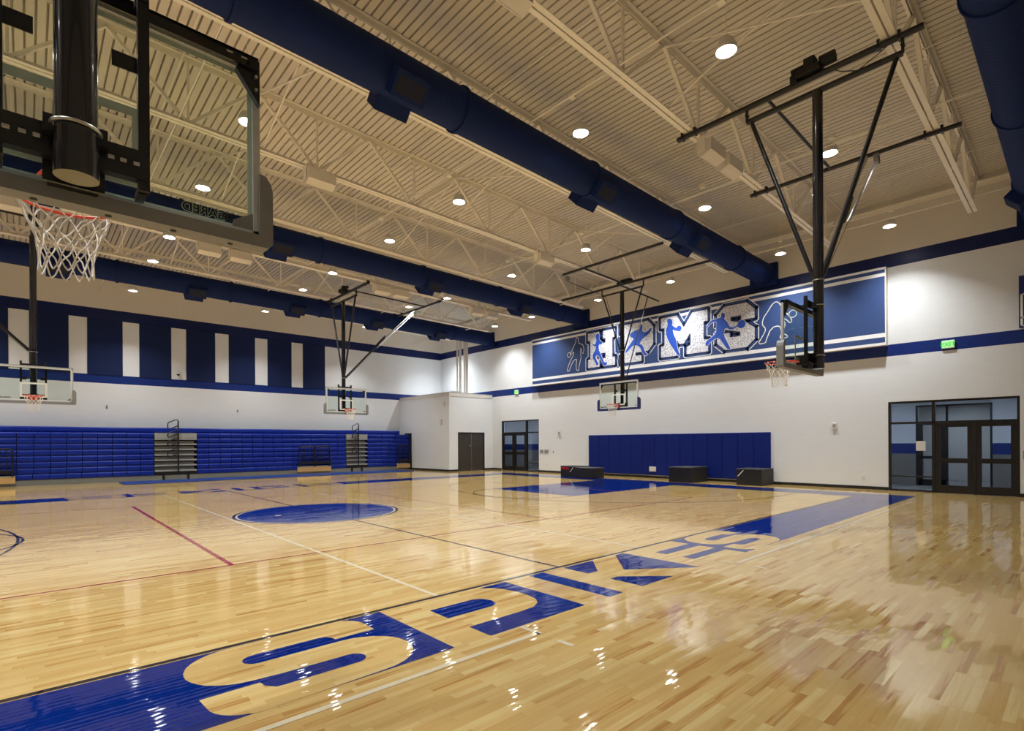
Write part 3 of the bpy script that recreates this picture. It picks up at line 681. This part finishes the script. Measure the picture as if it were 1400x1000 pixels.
hoop('far middle hoop with grey padding above the bleacher aisle', 10.07, 21.75, PI, 'side', -1, 'padg')
hoop('main hoop with blue padding hung in front of the mural letters', 17.25, 12.38, PI/2, 'front', 1, 'padb')

# ------------------------------------------------------------------ acoustic panels and bleacher wall items
PX = [-0.57+1.862*k for k in range(-5, 8)]
names = ['leftmost visible', 'second from the left', 'third from the left', 'fourth from the left', 'fifth from the left', 'sixth from the left', 'seventh from the left', 'eighth from the left']
for i, x1 in enumerate(PX):
    b = MB().cbox(x1-1.245, YB-0.03, 4.672, x1, YB, 7.125, 0.004)
    lab = 'tall navy panel on the bleacher wall, '+(names[i-5] if i >= 5 else 'beyond the left edge')
    tag(b.build('acoustic_panel', 'panel'), lab, 'acoustic panel', 'navy acoustic panels')
t = thing('security_camera', 'small dome camera on the white strip between navy panels', 'security camera', (5.27, YB, 4.95))
MB().box(-0.06, -0.10, 0.02, 0.06, 0, 0.16).build('wall_mount', 'plastic', t); MB().tube((0, -0.14, -0.02), (0, -0.14, 0.08), 0.09, 14).build('dome_housing', 'plastic', t)
MB().tube((0, -0.14, -0.09), (0, -0.14, -0.02), 0.03, 14, r2=0.08).build('dome', 'blackm', t)
for x, l_ in ((2.57, 'small grey sensor on the white wall above the bleachers, left one'), (7.89, 'small grey sensor on the white wall above the bleachers, right one')):
    tag(MB().cbox(x-0.03, YB-0.03, 3.22, x+0.03, YB, 3.34, 0.006).build('wall_sensor', 'grey'), l_, 'sensor', 'wall sensors')

# ------------------------------------------------------------------ telescopic bleachers
YF = 28.0
t = thing('bleachers', 'closed blue plastic bleachers folded against the back wall', 'bleachers', (0, 0, 0))
aisles = [(4.13, 5.80), (13.10, 14.40), (-4.9, -3.3)]
def seat_spans(row):
    sp = [(-10.2, -4.9), (-3.3, 4.13), (5.80, 13.10), (14.40, 17.18 if row < 8 else 16.6)]
    if row == 8: sp = [(-10.2, 16.62)]
    cuts = [(-1.6, -0.37), (10.42, 12.2), (16.3, 17.18)] if row == 0 else []
    out = []
    for a, b in sp:
        seg = [(a, b)]
        for c, d in cuts:
            ns = []
            for (p_, q_) in seg:
                if d <= p_ or c >= q_: ns.append((p_, q_)); continue
                if c > p_: ns.append((p_, c))
                if d < q_: ns.append((d, q_))
            seg = ns
        out += seg
    return out
for row in range(9):
    z0 = 0.22+0.2375*row; z1 = z0+0.228; yf = YF+(0.22 if row == 8 else 0.012*row)
    if row == 8: z1 = 2.35
    for (a, b) in seat_spans(row):
        n = max(1, round((b-a)/0.49)); w_ = (b-a)/n; m = MB()
        for k in range(n):
            gp = 0.009 if row < 8 else 0.0015; xa, xb = a+k*w_+gp, a+(k+1)*w_-gp
            pr = [(yf+0.03, z0), (yf, z0+0.06), (yf+0.004, z1-0.05), (yf+0.03, z1-0.008), (yf+0.09, z1), (yf+0.5, z1), (yf+0.5, z0)]
            m.prism(pr, lambda p, q, xa=xa, xb=xb: (xb if q else xa, p[0], p[1]))
        m.build('seat_row', 'seat', t)
MB().box(-10.2, 28.55, 0.1, 17.2, 28.9, 2.1).build('understructure', 'blackm', t)
MB().box(-10.2, 28.06, 0.0, 17.2, 28.09, 0.22).box(-10.2, 28.045, 0.0, 17.2, 28.07, 0.03).build('kick_panel', 'kick', t)
MB().box(17.19, YF-0.03, 0, 17.295, 28.6, 2.2).build('end_panel', 'blackm', t)
for (a, b) in aisles:
    st = MB()
    for k in range(8):
        z = 0.22+0.2375*(k+1); top = z-0.01
        lo = top-(0.23 if k == 7 else 0.07)
        st.box(a+0.02, YF+0.0, lo, b-0.02, YF+0.5, top, 0)                 # tread nosing
        if k < 7: st.box(a+0.02, YF+0.08, top+0.0, b-0.12, YF+0.3, top+0.125, 1)
    s_ = st.build('aisle_step', ['aisle', 'aisled'], t)
    sk = MB().box(a+0.02, YF+0.02, 0.24, b-0.02, YF+0.5, 0.42)
    for q in (a+0.35, b-0.35): sk.box(q-0.05, YF+0.02, 0.0, q+0.05, YF+0.14, 0.26)
    sk.box(a, YF+0.25, 0.24, b, YF+0.5, 2.1); sk.build('aisle_base', 'blackm', t)
    xc = a+0.53*(b-a)+0.02; rl = MB(); yy = YF-0.05
    rl.tube((xc, yy, 0.3), (xc, yy, 2.66), 0.03, 8)
    for k, (zt_, zl) in enumerate(((2.72, 2.35), (2.25, 1.98), (1.88, 1.6), (1.45, 1.1))):
        xl = xc-0.42
        rl.path([(xc, yy, zt_-0.05), (xc-0.05, yy, zt_), (xc-0.12, yy-0.02, zt_-0.02), (xl+0.05, yy-0.08, zt_-0.13), (xl, yy-0.1, zt_-0.2), (xl, yy-0.1, zl-0.02), (xl+0.05, yy-0.08, zl-0.06), (xl+0.14, yy-0.05, zl-0.04), (xc, yy, zl+0.1)], 0.024, 7)
    rl.build('handrail', 'black', t)
def guard(x0, x1, n):
    MB().box(x0-0.05, YF-0.05, 0.12, x1+0.05, YF+0.4, 0.36, 0).box(x0-0.05, YF-0.05, 0.36, x1+0.05, YF+0.4, 0.41, 1).build('wheelchair_deck', ['ply', 'aisle'], t)
    w_ = (x1-x0)/n
    for k in range(n):
        a, b = x0+k*w_+0.03, x0+(k+1)*w_-0.03; g = MB(); y = YF-0.08
        g.path([(a, y, 0.42), (a, y, 1.36), (a+0.04, y, 1.43), (a+0.12, y, 1.45), (b-0.12, y, 1.45), (b-0.04, y, 1.43), (b, y, 1.36), (b, y, 0.42)], 0.034, 8)
        g.box(a, y-0.03, 0.5, b, y+0.03, 0.62); g.box(a-0.03, y-0.03, 0.38, a+0.03, y+0.03, 0.62); g.box(b-0.03, y-0.03, 0.38, b+0.03, y+0.03, 0.62)
        nb = 5
        for q in range(1, nb+1): g.tube((a+(b-a)*q/(nb+1), y, 0.6), (a+(b-a)*q/(nb+1), y, 1.44), 0.012, 5)
        for z in (0.85, 1.15): g.tube((a, y, z), (b, y, z), 0.010, 5)
        g.build('guardrail', 'black', t)
guard(10.45, 12.15, 2); guard(16.35, 17.13, 1); guard(-1.5, -0.42, 1)
m = MB()
for k in range(8): m.cbox(2.8+k*1.66, 25.75, 0.003, 2.8+(k+1)*1.66-0.012, 27.45, 0.035, 0.006)
tag(m.build('floor_mat', 'mat'), 'long dark blue vinyl mat lying flat before the bleachers', 'floor mat')

# ------------------------------------------------------------------ mural board
XF = 20.20
t = thing('mural_board', 'long blue wall mural with HPMS letters and athlete silhouettes', 'mural', (0, 0, 0))
MB().box(XF, 4.36, 4.66, XW, 20.41, 7.16).build('panel', 'mside', t)
fx_ = MB()
def onm(d): return lambda p: (XF-d, p[0], p[1])
def mrect(y0, z0, y1, z1, m, d=0.002): fx_.poly([(y0, z0), (y0, z1), (y1, z1), (y1, z0)], onm(d), m)
MU = ['mwhite', 'mblue']
mrect(4.36, 4.66, 20.41, 7.16, 0, 0.001)
for z0, z1 in ((6.975, 7.085), (5.05, 6.865), (4.745, 4.915)): mrect(4.385, z0, 20.385, z1, 1)
fx_.build('printed_face', MU, t)
Hp = [(16.54, 6.92), (15.79, 6.92), (15.79, 6.50), (15.93, 6.50), (15.93, 6.34), (15.48, 6.34), (15.48, 6.50), (15.62, 6.50), (15.62, 6.92), (14.88, 6.92), (14.88, 6.50), (15.03, 6.50), (15.03, 5.62), (14.88, 5.62), (14.88, 5.19), (15.62, 5.19), (15.62, 5.62), (15.48, 5.62), (15.48, 5.82), (15.93, 5.82), (15.93, 5.62), (15.79, 5.62), (15.79, 5.19), (16.54, 5.19), (16.54, 5.62), (16.39, 5.66), (16.39, 6.50), (16.54, 6.50)]
Pp = [(14.62, 6.98), (13.12, 6.98), (12.84, 6.68), (12.84, 5.90), (13.12, 5.60), (13.75, 5.60), (13.75, 5.50), (13.44, 5.50), (13.44, 5.19), (14.62, 5.19), (14.62, 5.56), (14.44, 5.56), (14.44, 6.60), (14.62, 6.60)]
Ph = [(13.85, 6.55), (13.55, 6.55), (13.45, 6.45), (13.45, 6.1), (13.55, 6.0), (13.85, 6.0)]
Mp = [(12.50, 6.95), (11.70, 6.95), (11.40, 6.42), (11.03, 6.95), (10.33, 6.95), (10.33, 6.45), (10.50, 6.45), (10.50, 5.76), (10.31, 5.74), (10.31, 5.21), (11.30, 5.21), (11.30, 5.55), (11.12, 5.62), (11.12, 6.05), (11.38, 5.68), (11.62, 5.68), (11.72, 5.85), (11.72, 5.21), (12.50, 5.21), (12.50, 5.72), (12.33, 5.75), (12.33, 6.46), (12.50, 6.47)]
Sm = [(9.65, 6.92), (8.78, 6.92), (8.46, 6.62), (8.46, 6.24), (9.02, 6.24), (9.02, 6.42), (9.38, 6.42), (9.38, 6.30), (8.75, 6.14), (8.46, 5.90), (8.46, 5.45), (8.78, 5.17), (9.65, 5.17), (9.98, 5.47), (9.98, 5.86), (9.42, 5.86), (9.42, 5.68), (9.06, 5.68), (9.06, 5.80), (9.70, 5.98), (9.98, 6.2), (9.98, 6.62)]
for pts, holes, nm in ((Hp, (), 'H'), (Pp, (Ph,), 'P'), (Mp, (), 'M'), (Sm, (), 'S')):
    b = MB(); b.stroke(pts, 0.27, onm(0.004), 0); b.stroke(pts, 0.21, onm(0.006), 1)
    for h in holes: b.stroke(h, 0.09, onm(0.006), 1)
    b.poly(pts, onm(0.008), 2, holes); b.stroke(pts, 0.05, onm(0.010), 3)
    o = b.build('letter', ['mwhite', 'mblue', 'mot', 'mdark'], t); o['label'] = 'mottled white block letter '+nm
def man(pts, fill=True, circles=(), lab=None):
    b = MB(); pts = smooth(pts, 1)
    if fill: b.poly(pts, onm(0.012), 0)
    b.stroke(pts, 0.035, onm(0.011), 1)
    for (cy_, cz, r) in circles:
        cp = [(cy_+r*math.cos(2*PI*k/16), cz+r*math.sin(2*PI*k/16)) for k in range(16)]
        if fill: b.poly(cp, onm(0.013), 0)
        b.stroke(cp, 0.03, onm(0.011), 1)
    o = b.build('athlete_silhouette', ['mman', 'mwhite'], t)
    if lab: o['label'] = lab
man([(17.25, 6.82), (17.14, 6.8), (17.1, 6.68), (17.13, 6.55), (17.02, 6.48), (16.84, 6.42), (16.76, 6.2), (16.80, 5.98), (16.88, 5.97), (16.92, 6.2), (16.98, 6.28), (17.0, 6.0), (16.94, 5.85), (17.04, 5.5), (17.12, 5.27), (17.06, 5.18), (17.26, 5.18), (17.28, 5.5), (17.2, 5.75), (17.42, 5.72), (17.62, 5.45), (17.72, 5.2), (17.88, 5.2), (17.82, 5.4), (17.66, 5.7), (17.42, 6.0), (17.42, 6.15), (17.62, 6.0), (17.68, 6.06), (17.5, 6.25), (17.42, 6.45), (17.3, 6.56), (17.28, 6.7)], False, ((17.73, 6.02, 0.12),), 'white outlined dribbling player')
man([(15.98, 6.82), (15.84, 6.80), (15.78, 6.66), (15.84, 6.55), (15.72, 6.42), (15.62, 6.36), (15.68, 6.24), (15.84, 6.30), (15.86, 6.05), (15.78, 5.9), (15.62, 5.55), (15.5, 5.36), (15.36, 5.42), (15.38, 5.25), (15.55, 5.2), (15.74, 5.55), (15.92, 5.8), (16.08, 5.72), (15.92, 5.42), (15.84, 5.38), (15.96, 5.25), (16.06, 5.42), (16.28, 5.78), (16.02, 6.08), (16.04, 6.28), (16.2, 6.36), (16.24, 6.3), (16.1, 6.24), (15.98, 6.52), (16.06, 6.65)], True, lab='blue running athlete')
man([(13.56, 6.86), (13.42, 6.84), (13.40, 6.68), (13.46, 6.58), (13.32, 6.45), (13.1, 6.5), (12.98, 6.62), (12.92, 6.55), (13.08, 6.34), (13.36, 6.22), (13.6, 6.0), (13.4, 5.92), (13.30, 5.62), (13.12, 5.42), (13.32, 5.42), (13.44, 5.6), (13.54, 5.85), (13.86, 6.0), (14.1, 5.8), (14.35, 5.62), (14.3, 5.8), (14.0, 6.12), (13.84, 6.28), (14.06, 6.36), (14.1, 6.52), (13.8, 6.62), (13.58, 6.64)], True, lab='blue sprinting athlete')
man([(12.14, 6.86), (11.98, 6.84), (11.9, 6.66), (11.96, 6.55), (11.78, 6.42), (11.66, 6.36), (11.66, 6.28), (11.82, 6.3), (11.92, 6.4), (11.86, 6.1), (11.76, 5.95), (11.68, 5.5), (11.56, 5.2), (11.66, 5.2), (11.86, 5.5), (12.06, 5.8), (12.2, 6.1), (12.24, 6.4), (12.14, 6.6), (12.18, 6.75)], True, ((11.62, 6.36, 0.12),), 'blue athlete holding a ball')
man([(9.78, 6.68), (9.66, 6.66), (9.62, 6.52), (9.68, 6.42), (9.55, 6.3), (9.4, 6.0), (9.05, 6.12), (9.06, 6.06), (9.4, 5.92), (9.62, 6.1), (9.70, 5.8), (9.5, 5.4), (9.4, 5.18), (9.56, 5.22), (9.74, 5.5), (9.9, 5.74), (10.2, 5.62), (10.42, 5.4), (10.46, 5.62), (10.2, 5.76), (9.98, 5.92), (10.0, 6.2), (9.96, 6.38), (10.2, 6.36), (10.4, 6.14), (10.38, 6.24), (10.22, 6.46), (9.95, 6.48), (9.78, 6.5)], True, ((8.98, 6.1, 0.16),), 'blue athlete swinging a racket')
man([(7.72, 6.72), (7.86, 6.62), (8.0, 6.4), (8.16, 6.2), (8.22, 5.95), (8.06, 5.76), (8.2, 5.5), (8.38, 5.24), (8.08, 5.24), (8.06, 5.38), (7.88, 5.78), (7.58, 5.82), (7.52, 5.55), (7.26, 5.36), (7.5, 5.32), (7.6, 5.36), (7.42, 5.72), (7.4, 5.9), (7.56, 6.1), (7.34, 5.98), (7.24, 5.84), (7.16, 5.9), (7.22, 6.06), (7.5, 6.4), (7.58, 6.62)], False, ((7.14, 6.16, 0.13),), 'white outlined volleyball player')

# ------------------------------------------------------------------ wall pads
for k in range(14):
    y1 = 16.68-k*0.6193; y0 = y1-0.6193
    b = MB().cbox(XW-0.055, y0+0.003, 0.12, XW, y1-0.003, 1.94, 0.012)
    if k == 0: pos = 'leftmost of the row'
    elif k == 13: pos = 'rightmost of the row'
    elif k < 7: pos = ['second', 'third', 'fourth', 'fifth', 'sixth', 'seventh'][k-1]+' from the left of the row'
    else: pos = ['seventh', 'sixth', 'fifth', 'fourth', 'third', 'second'][k-7]+' from the right of the row'
    tag(b.build('wall_pad', 'vinyl'), 'upright blue wall pad under the mural, '+pos, 'wall pad', 'blue wall pads')
struct(MB().box(XW-0.03, 8.01, 0.10, XW, 16.68, 0.125).build('trim_4', 'plastic'))
tag(MB().cbox(XW-0.075, 12.88, 0.29, XW-0.056, 13.22, 0.5, 0.004).build('outlet_cover', 'plastic'), 'white outlet cover low on the blue wall pads', 'outlet')
# plyometric boxes
def plyo(x0, y0, x1, y1, h, label, extra=None):
    t = thing('plyo_box', label, 'box', ((x0+x1)/2, (y0+y1)/2, 0), 0, 'black foam boxes along the mural wall')
    a, b = (x1-x0)/2, (y1-y0)/2
    MB().cbox(-a, -b, 0.002, a, b, h-0.04, 0.012).build('body', 'boxk', t); MB().cbox(-a-0.01, -b-0.01, h-0.04, a+0.01, b+0.01, h, 0.01).build('lid', 'boxg', t)
    if extra == 'red': MB().box(-a-0.008, 0.0, h-0.17, -a, b-0.06, h-0.06).build('red_patch', 'red', t)
    if extra in ('slash', 'red'):
        q = b-0.04 if extra == 'slash' else -0.02
        MB().prism([(q, h-0.28), (q-0.04, h-0.28), (q-0.24, h-0.06), (q-0.20, h-0.06)], lambda p, s_: (-a-0.006 if s_ else -a, p[0], p[1])).build('white_stripe', 'whitep', t)
plyo(18.75, 15.95, 19.6, 17.05, 0.48, 'black box with a red patch at the left end of the blue wall pads', 'red')
plyo(18.25, 14.72, 19.1, 15.72, 0.46, 'low black box in front of the one with the red patch')
plyo(18.85, 10.38, 20.2, 11.33, 0.60, 'plain black box standing in the middle of the wall pads')
plyo(19.28, 7.88, 20.33, 8.80, 0.60, 'black box with a white slash at the right end of the wall pads', 'slash')

# ------------------------------------------------------------------ glazed entrances
def entrance(name, y0, y1, zt_, doors, side, flip):
    t = bpy.data.objects.new(name, None); COL.objects.link(t); t['kind'] = 'structure'; t.location = (XW, 0, 0)
    a, b = 0.02, 0.14; fw = 0.06
    f = MB(); f.box(a, y0, 0, b, y0+fw, zt_).box(a, y1-fw, 0, b, y1, zt_).box(a, y0+fw, zt_-fw, b, y1-fw, zt_)
    d0, d1 = doors; s0, s1 = side; zh = 2.12; mid = (d0+d1)/2
    mull = (d1+s0)/2 if s0 > d0 else (d0+s1)/2
    f.box(a, mull-0.04, 0, b, mull+0.04, zt_-fw); f.box(a, y0+fw, zh, b, y1-fw, zh+0.07)
    f.box(a, s0, 0.45, b, s1, 0.49); f.box(a, s0, 0, b, s1, 0.05)
    f.box(a-0.01, mid-0.025, 0, b, mid+0.025, zh)
    f.build('door_frame', 'bronze', t)
    gl = MB().box(0.07, y0+fw, zh+0.07, 0.078, y1-fw, zt_-fw).box(0.07, s0, 0.05, 0.078, s1, zh); gl.build('window_glass', 'dglass', t)
    for k, (p0, p1) in enumerate(((d0, mid-0.03), (mid+0.03, d1))):
        s = 0.13; lf = MB(); x0_, x1_ = 0.04, 0.085
        lf.box(x0_, p0, 0.01, x1_, p0+s, zh).box(x0_, p1-s, 0.01, x1_, p1, zh).box(x0_, p0+s, 0.01, x1_, p1-s, 0.24).box(x0_, p0+s, zh-0.12, x1_, p1-s, zh).box(x0_, p0+s, 0.92, x1_, p1-s, 1.06)
        L = lf.build('door_leaf', 'bronze', t)
        MB().box(0.06, p0+s, 0.24, 0.066, p1-s, zh-0.12).build('pane', 'dglass', L)
        MB().box(-0.05, p0+0.08, 0.97, -0.02, p1-0.08, 1.03).box(-0.04, p0+0.08, 0.96, 0.04, p0+0.14, 1.04).box(-0.04, p1-0.14, 0.96, 0.04, p1-0.08, 1.04).build('push_bar', 'bronze', L)
        MB().box(-0.02, p0+0.1, zh-0.08, 0.04, p0+0.4, zh-0.02).build('door_closer', 'bronze', L)
entrance('door_1', D1[0], D1[1], D1[2], (1.36, 3.18), (3.26, 4.31), False)
entrance('door_2', D2[0], D2[1], D2[2], (21.22, 23.17), (20.23, 21.14), True)
tag(MB().box(XW+0.060, 3.42, 1.28, XW+0.066, 3.66, 1.58).build('paper_notice', 'plastic'), 'white paper notice taped in the sidelight of the right entrance', 'notice')
# closet double door
t = bpy.data.objects.new('door_3', None); COL.objects.link(t); t['kind'] = 'structure'; t.location = (18.87, 24.10, 0)
MB().box(-0.97, -0.045, 0, -0.91, 0.1, 2.2).box(0.91, -0.045, 0, 0.97, 0.1, 2.2).box(-0.91, -0.045, 2.14, 0.91, 0.1, 2.2).build('door_frame', 'bronze', t)
for a, b in ((-0.91, -0.012), (0.012, 0.91)): MB().box(a, -0.01, 0.01, b, 0.03, 2.14).build('door_leaf', 'doorb', t)
MB().box(-0.02, -0.03, 0.01, 0.02, -0.011, 2.12).build('astragal', 'chrome', t)
MB().tube((-0.13, -0.05, 1.42), (-0.13, -0.01, 1.42), 0.03, 10).tube((-0.17, -0.05, 1.42), (-0.05, -0.05, 1.42), 0.012, 8).build('door_handle', 'chrome', t)

# corridor beyond the entrances
XC = 23.5
cor = block_material('corridor_block', [(0, srgb(128, 124, 118)), (1.09, STRIPE), (1.48, srgb(220, 222, 226))], 'x')
def wallm(name, boxes, m):
    b = MB()
    for q in boxes: b.box(*q)
    return struct(b.build(name, m))
wallm('wall_corridor', [(XC, YN, 0, XC+0.2, 2.15, 3.2), (XC, 4.2, 0, XC+0.2, YB, 3.2), (XC, 2.15, 2.85, XC+0.2, 4.2, 3.2)], cor)
struct(MB().box(XW+0.2, YN, -0.1, 27.5, YB, 0).build('floor', 'tile'))
struct(MB().box(XW+0.25, YN, 3.0, 27.5, YB, 3.1).build('ceiling', 'plastic'))
wallm('wall_lobby', [(27.2, YN, 0, 27.4, 9, 3.1), (XC+0.2, 8.9, 0, 27.2, 9.0, 3.1), (XC+0.2, YN, 0, 27.2, YN+0.1, 3.1), (XW+T, YB-0.1, 0, XC, YB, 3.1), (XW+T, YN, 0, XC, YN+0.1, 3.1)], 'plastic')
ob = bpy.data.objects.new('door_4', None); COL.objects.link(ob); ob['kind'] = 'structure'; ob.location = (XC, 0, 0)
f = MB(); 
for y in (2.15, 4.14, 3.3): f.box(0.0, y, 0, 0.1, y+0.06, 2.85)
f.box(0.0, 2.15, 2.79, 0.1, 4.2, 2.85).box(0, 2.15, 2.15, 0.1, 4.2, 2.22).box(0, 3.36, 0, 0.1, 3.5, 2.15).box(0, 4.0, 0, 0.1, 4.14, 2.15).box(0, 3.36, 0.0, 0.1, 4.14, 0.22).box(0, 3.36, 0.95, 0.1, 4.14, 1.05); f.build('door_frame', 'bronze', ob)
for k, (x, y, l_) in enumerate(((21.1, 2.6, 'lit ceiling panel in the corridor behind the right entrance'), (21.1, 5.4, 'lit ceiling panel in the corridor just left of the right entrance'), (21.1, -0.4, 'lit ceiling panel in the corridor right of the right entrance'), (21.1, 19.0, 'lit ceiling panel in the corridor just right of the left entrance'), (21.1, 22.0, 'lit ceiling panel in the corridor behind the left entrance'), (21.1, 25.5, 'lit ceiling panel at the far end of the corridor'), (25.4, 3.4, 'lit ceiling panel in the room beyond the corridor'))):
    t = thing('corridor_light', l_, 'ceiling light', (x, y, 2.97), 0, 'corridor ceiling panels')
    MB().box(-0.25, -0.15, 0.0, 0.25, 0.15, 0.03).build('light_frame', 'plastic', t); MB().box(-0.22, -0.12, -0.004, 0.22, 0.12, 0.0).build('diffuser', 'lens2', t)
tag(MB().cbox(XC-0.04, 2.62, 1.5, XC, 3.1, 1.66, 0.004).build('wall_sign', 'blackm'), 'small black sign seen through the right entrance door glass', 'sign') if False else None

# ------------------------------------------------------------------ exit signs, devices, scoreboard
def exit_sign(y, z, label):
    t = thing('exit_sign', label, 'exit sign', (XW, y, z), 0, 'exit signs')
    MB().cbox(-0.06, -0.155, -0.12, 0, 0.155, 0.12, 0.01).build('housing', 'plastic', t)
    MB().box(-0.064, -0.145, -0.105, -0.06, 0.145, 0.105).build('face', 'exitw', t)
    text_mesh('EXIT', 0.17, Matrix.Translation((-0.066, 0, -0.06)) @ Matrix.Rotation(-PI/2, 4, 'Z') @ Matrix.Rotation(PI/2, 4, 'X'), 'lettering', 'exit', t, 'CENTER', 0.004)
exit_sign(2.85, 4.49, 'green exit sign on the blue stripe above the right entrance'); exit_sign(21.88, 4.46, 'green exit sign on the blue stripe above the left entrance')
def device(name, y, z, wd, h, label, cat, m='plastic', d=0.05, lens=True):
    t = thing(name, label, cat, (XW, y, z))
    MB().cbox(-d, -wd/2, -h/2, 0, wd/2, h/2, 0.006).build('housing', m, t)
    if lens: MB().box(-d-0.012, -wd*0.25, -h*0.1, -d, wd*0.25, h*0.3).build('strobe_lens', 'grey', t)
device('fire_strobe', 5.9, 2.11, 0.15, 0.2, 'white fire strobe on the block wall left of the right entrance', 'fire alarm')
device('fire_strobe', 18.65, 2.06, 0.16, 0.22, 'white fire strobe on the wall left of the blue pads', 'fire alarm')
device('light_switch', 19.95, 1.11, 0.26, 0.17, 'steel switch plate beside the left entrance, nearer the door', 'switch', 'grey', 0.015, False)
device('light_switch', 19.6, 1.11, 0.30, 0.17, 'steel switch plate beside the left entrance, farther from the door', 'switch', 'grey', 0.015, False)
device('card_reader', 19.1, 1.1, 0.07, 0.1, 'tiny wall plate right of the switch plates', 'wall plate', 'grey', 0.015, False)
device('outlet', 5.07, 0.38, 0.08, 0.11, 'wall outlet low on the wall left of the right entrance', 'outlet', 'plastic', 0.01, False)
device('outlet', 19.6, 0.38, 0.08, 0.11, 'wall outlet low on the wall right of the left entrance', 'outlet', 'plastic', 0.01, False)
device('wall_switch', 1.17, 1.18, 0.14, 0.24, 'grey metal plate on the wall at the right edge', 'switch', 'grey', 0.03, False)
t = thing('scoreboard', 'blue scoreboard with white outlines cut by the right edge', 'scoreboard', (XW, 0, 0))
MB().box(-0.16, -2.2, 4.72, 0, 1.30, 6.15).build('cabinet', 'score', t)
b = MB()
for z in (4.74, 4.97, 5.62): b.box(-0.164, -2.18, z, -0.16, 1.27, z+0.03)
b.box(-0.164, 1.22, 4.74, -0.16, 1.27, 5.65); b.build('panel_outline', 'whitep', t)
for (y, z, l_) in ((24.55, 3.78, 'upper small grey box on the closet side wall'), (24.8, 2.8, 'lower small grey box on the closet side wall')):
    tag(MB().cbox(17.24, y-0.09, z-0.13, 17.3, y+0.09, z+0.13, 0.006).build('junction_box', 'plastic'), l_, 'junction box')
for k, (x, r) in enumerate(((18.5, 0.045), (18.72, 0.075), (19.02, 0.05), (19.2, 0.085))):
    b = MB().tube((x, 24.9, 4.40), (x, 24.9, 7.75), r, 14)
    tag(b.build('riser_pipe', 'plastic'), 'white vertical pipe rising from the closet roof, '+['thin leftmost one', 'thick second one', 'thin third one', 'thickest rightmost one'][k], 'pipe', 'white riser pipes')
tag(MB().box(17.8, 24.3, 4.36, 18.2, 24.6, 4.56).build('vent_box', 'plastic'), 'small white box on top of the closet roof', 'box')
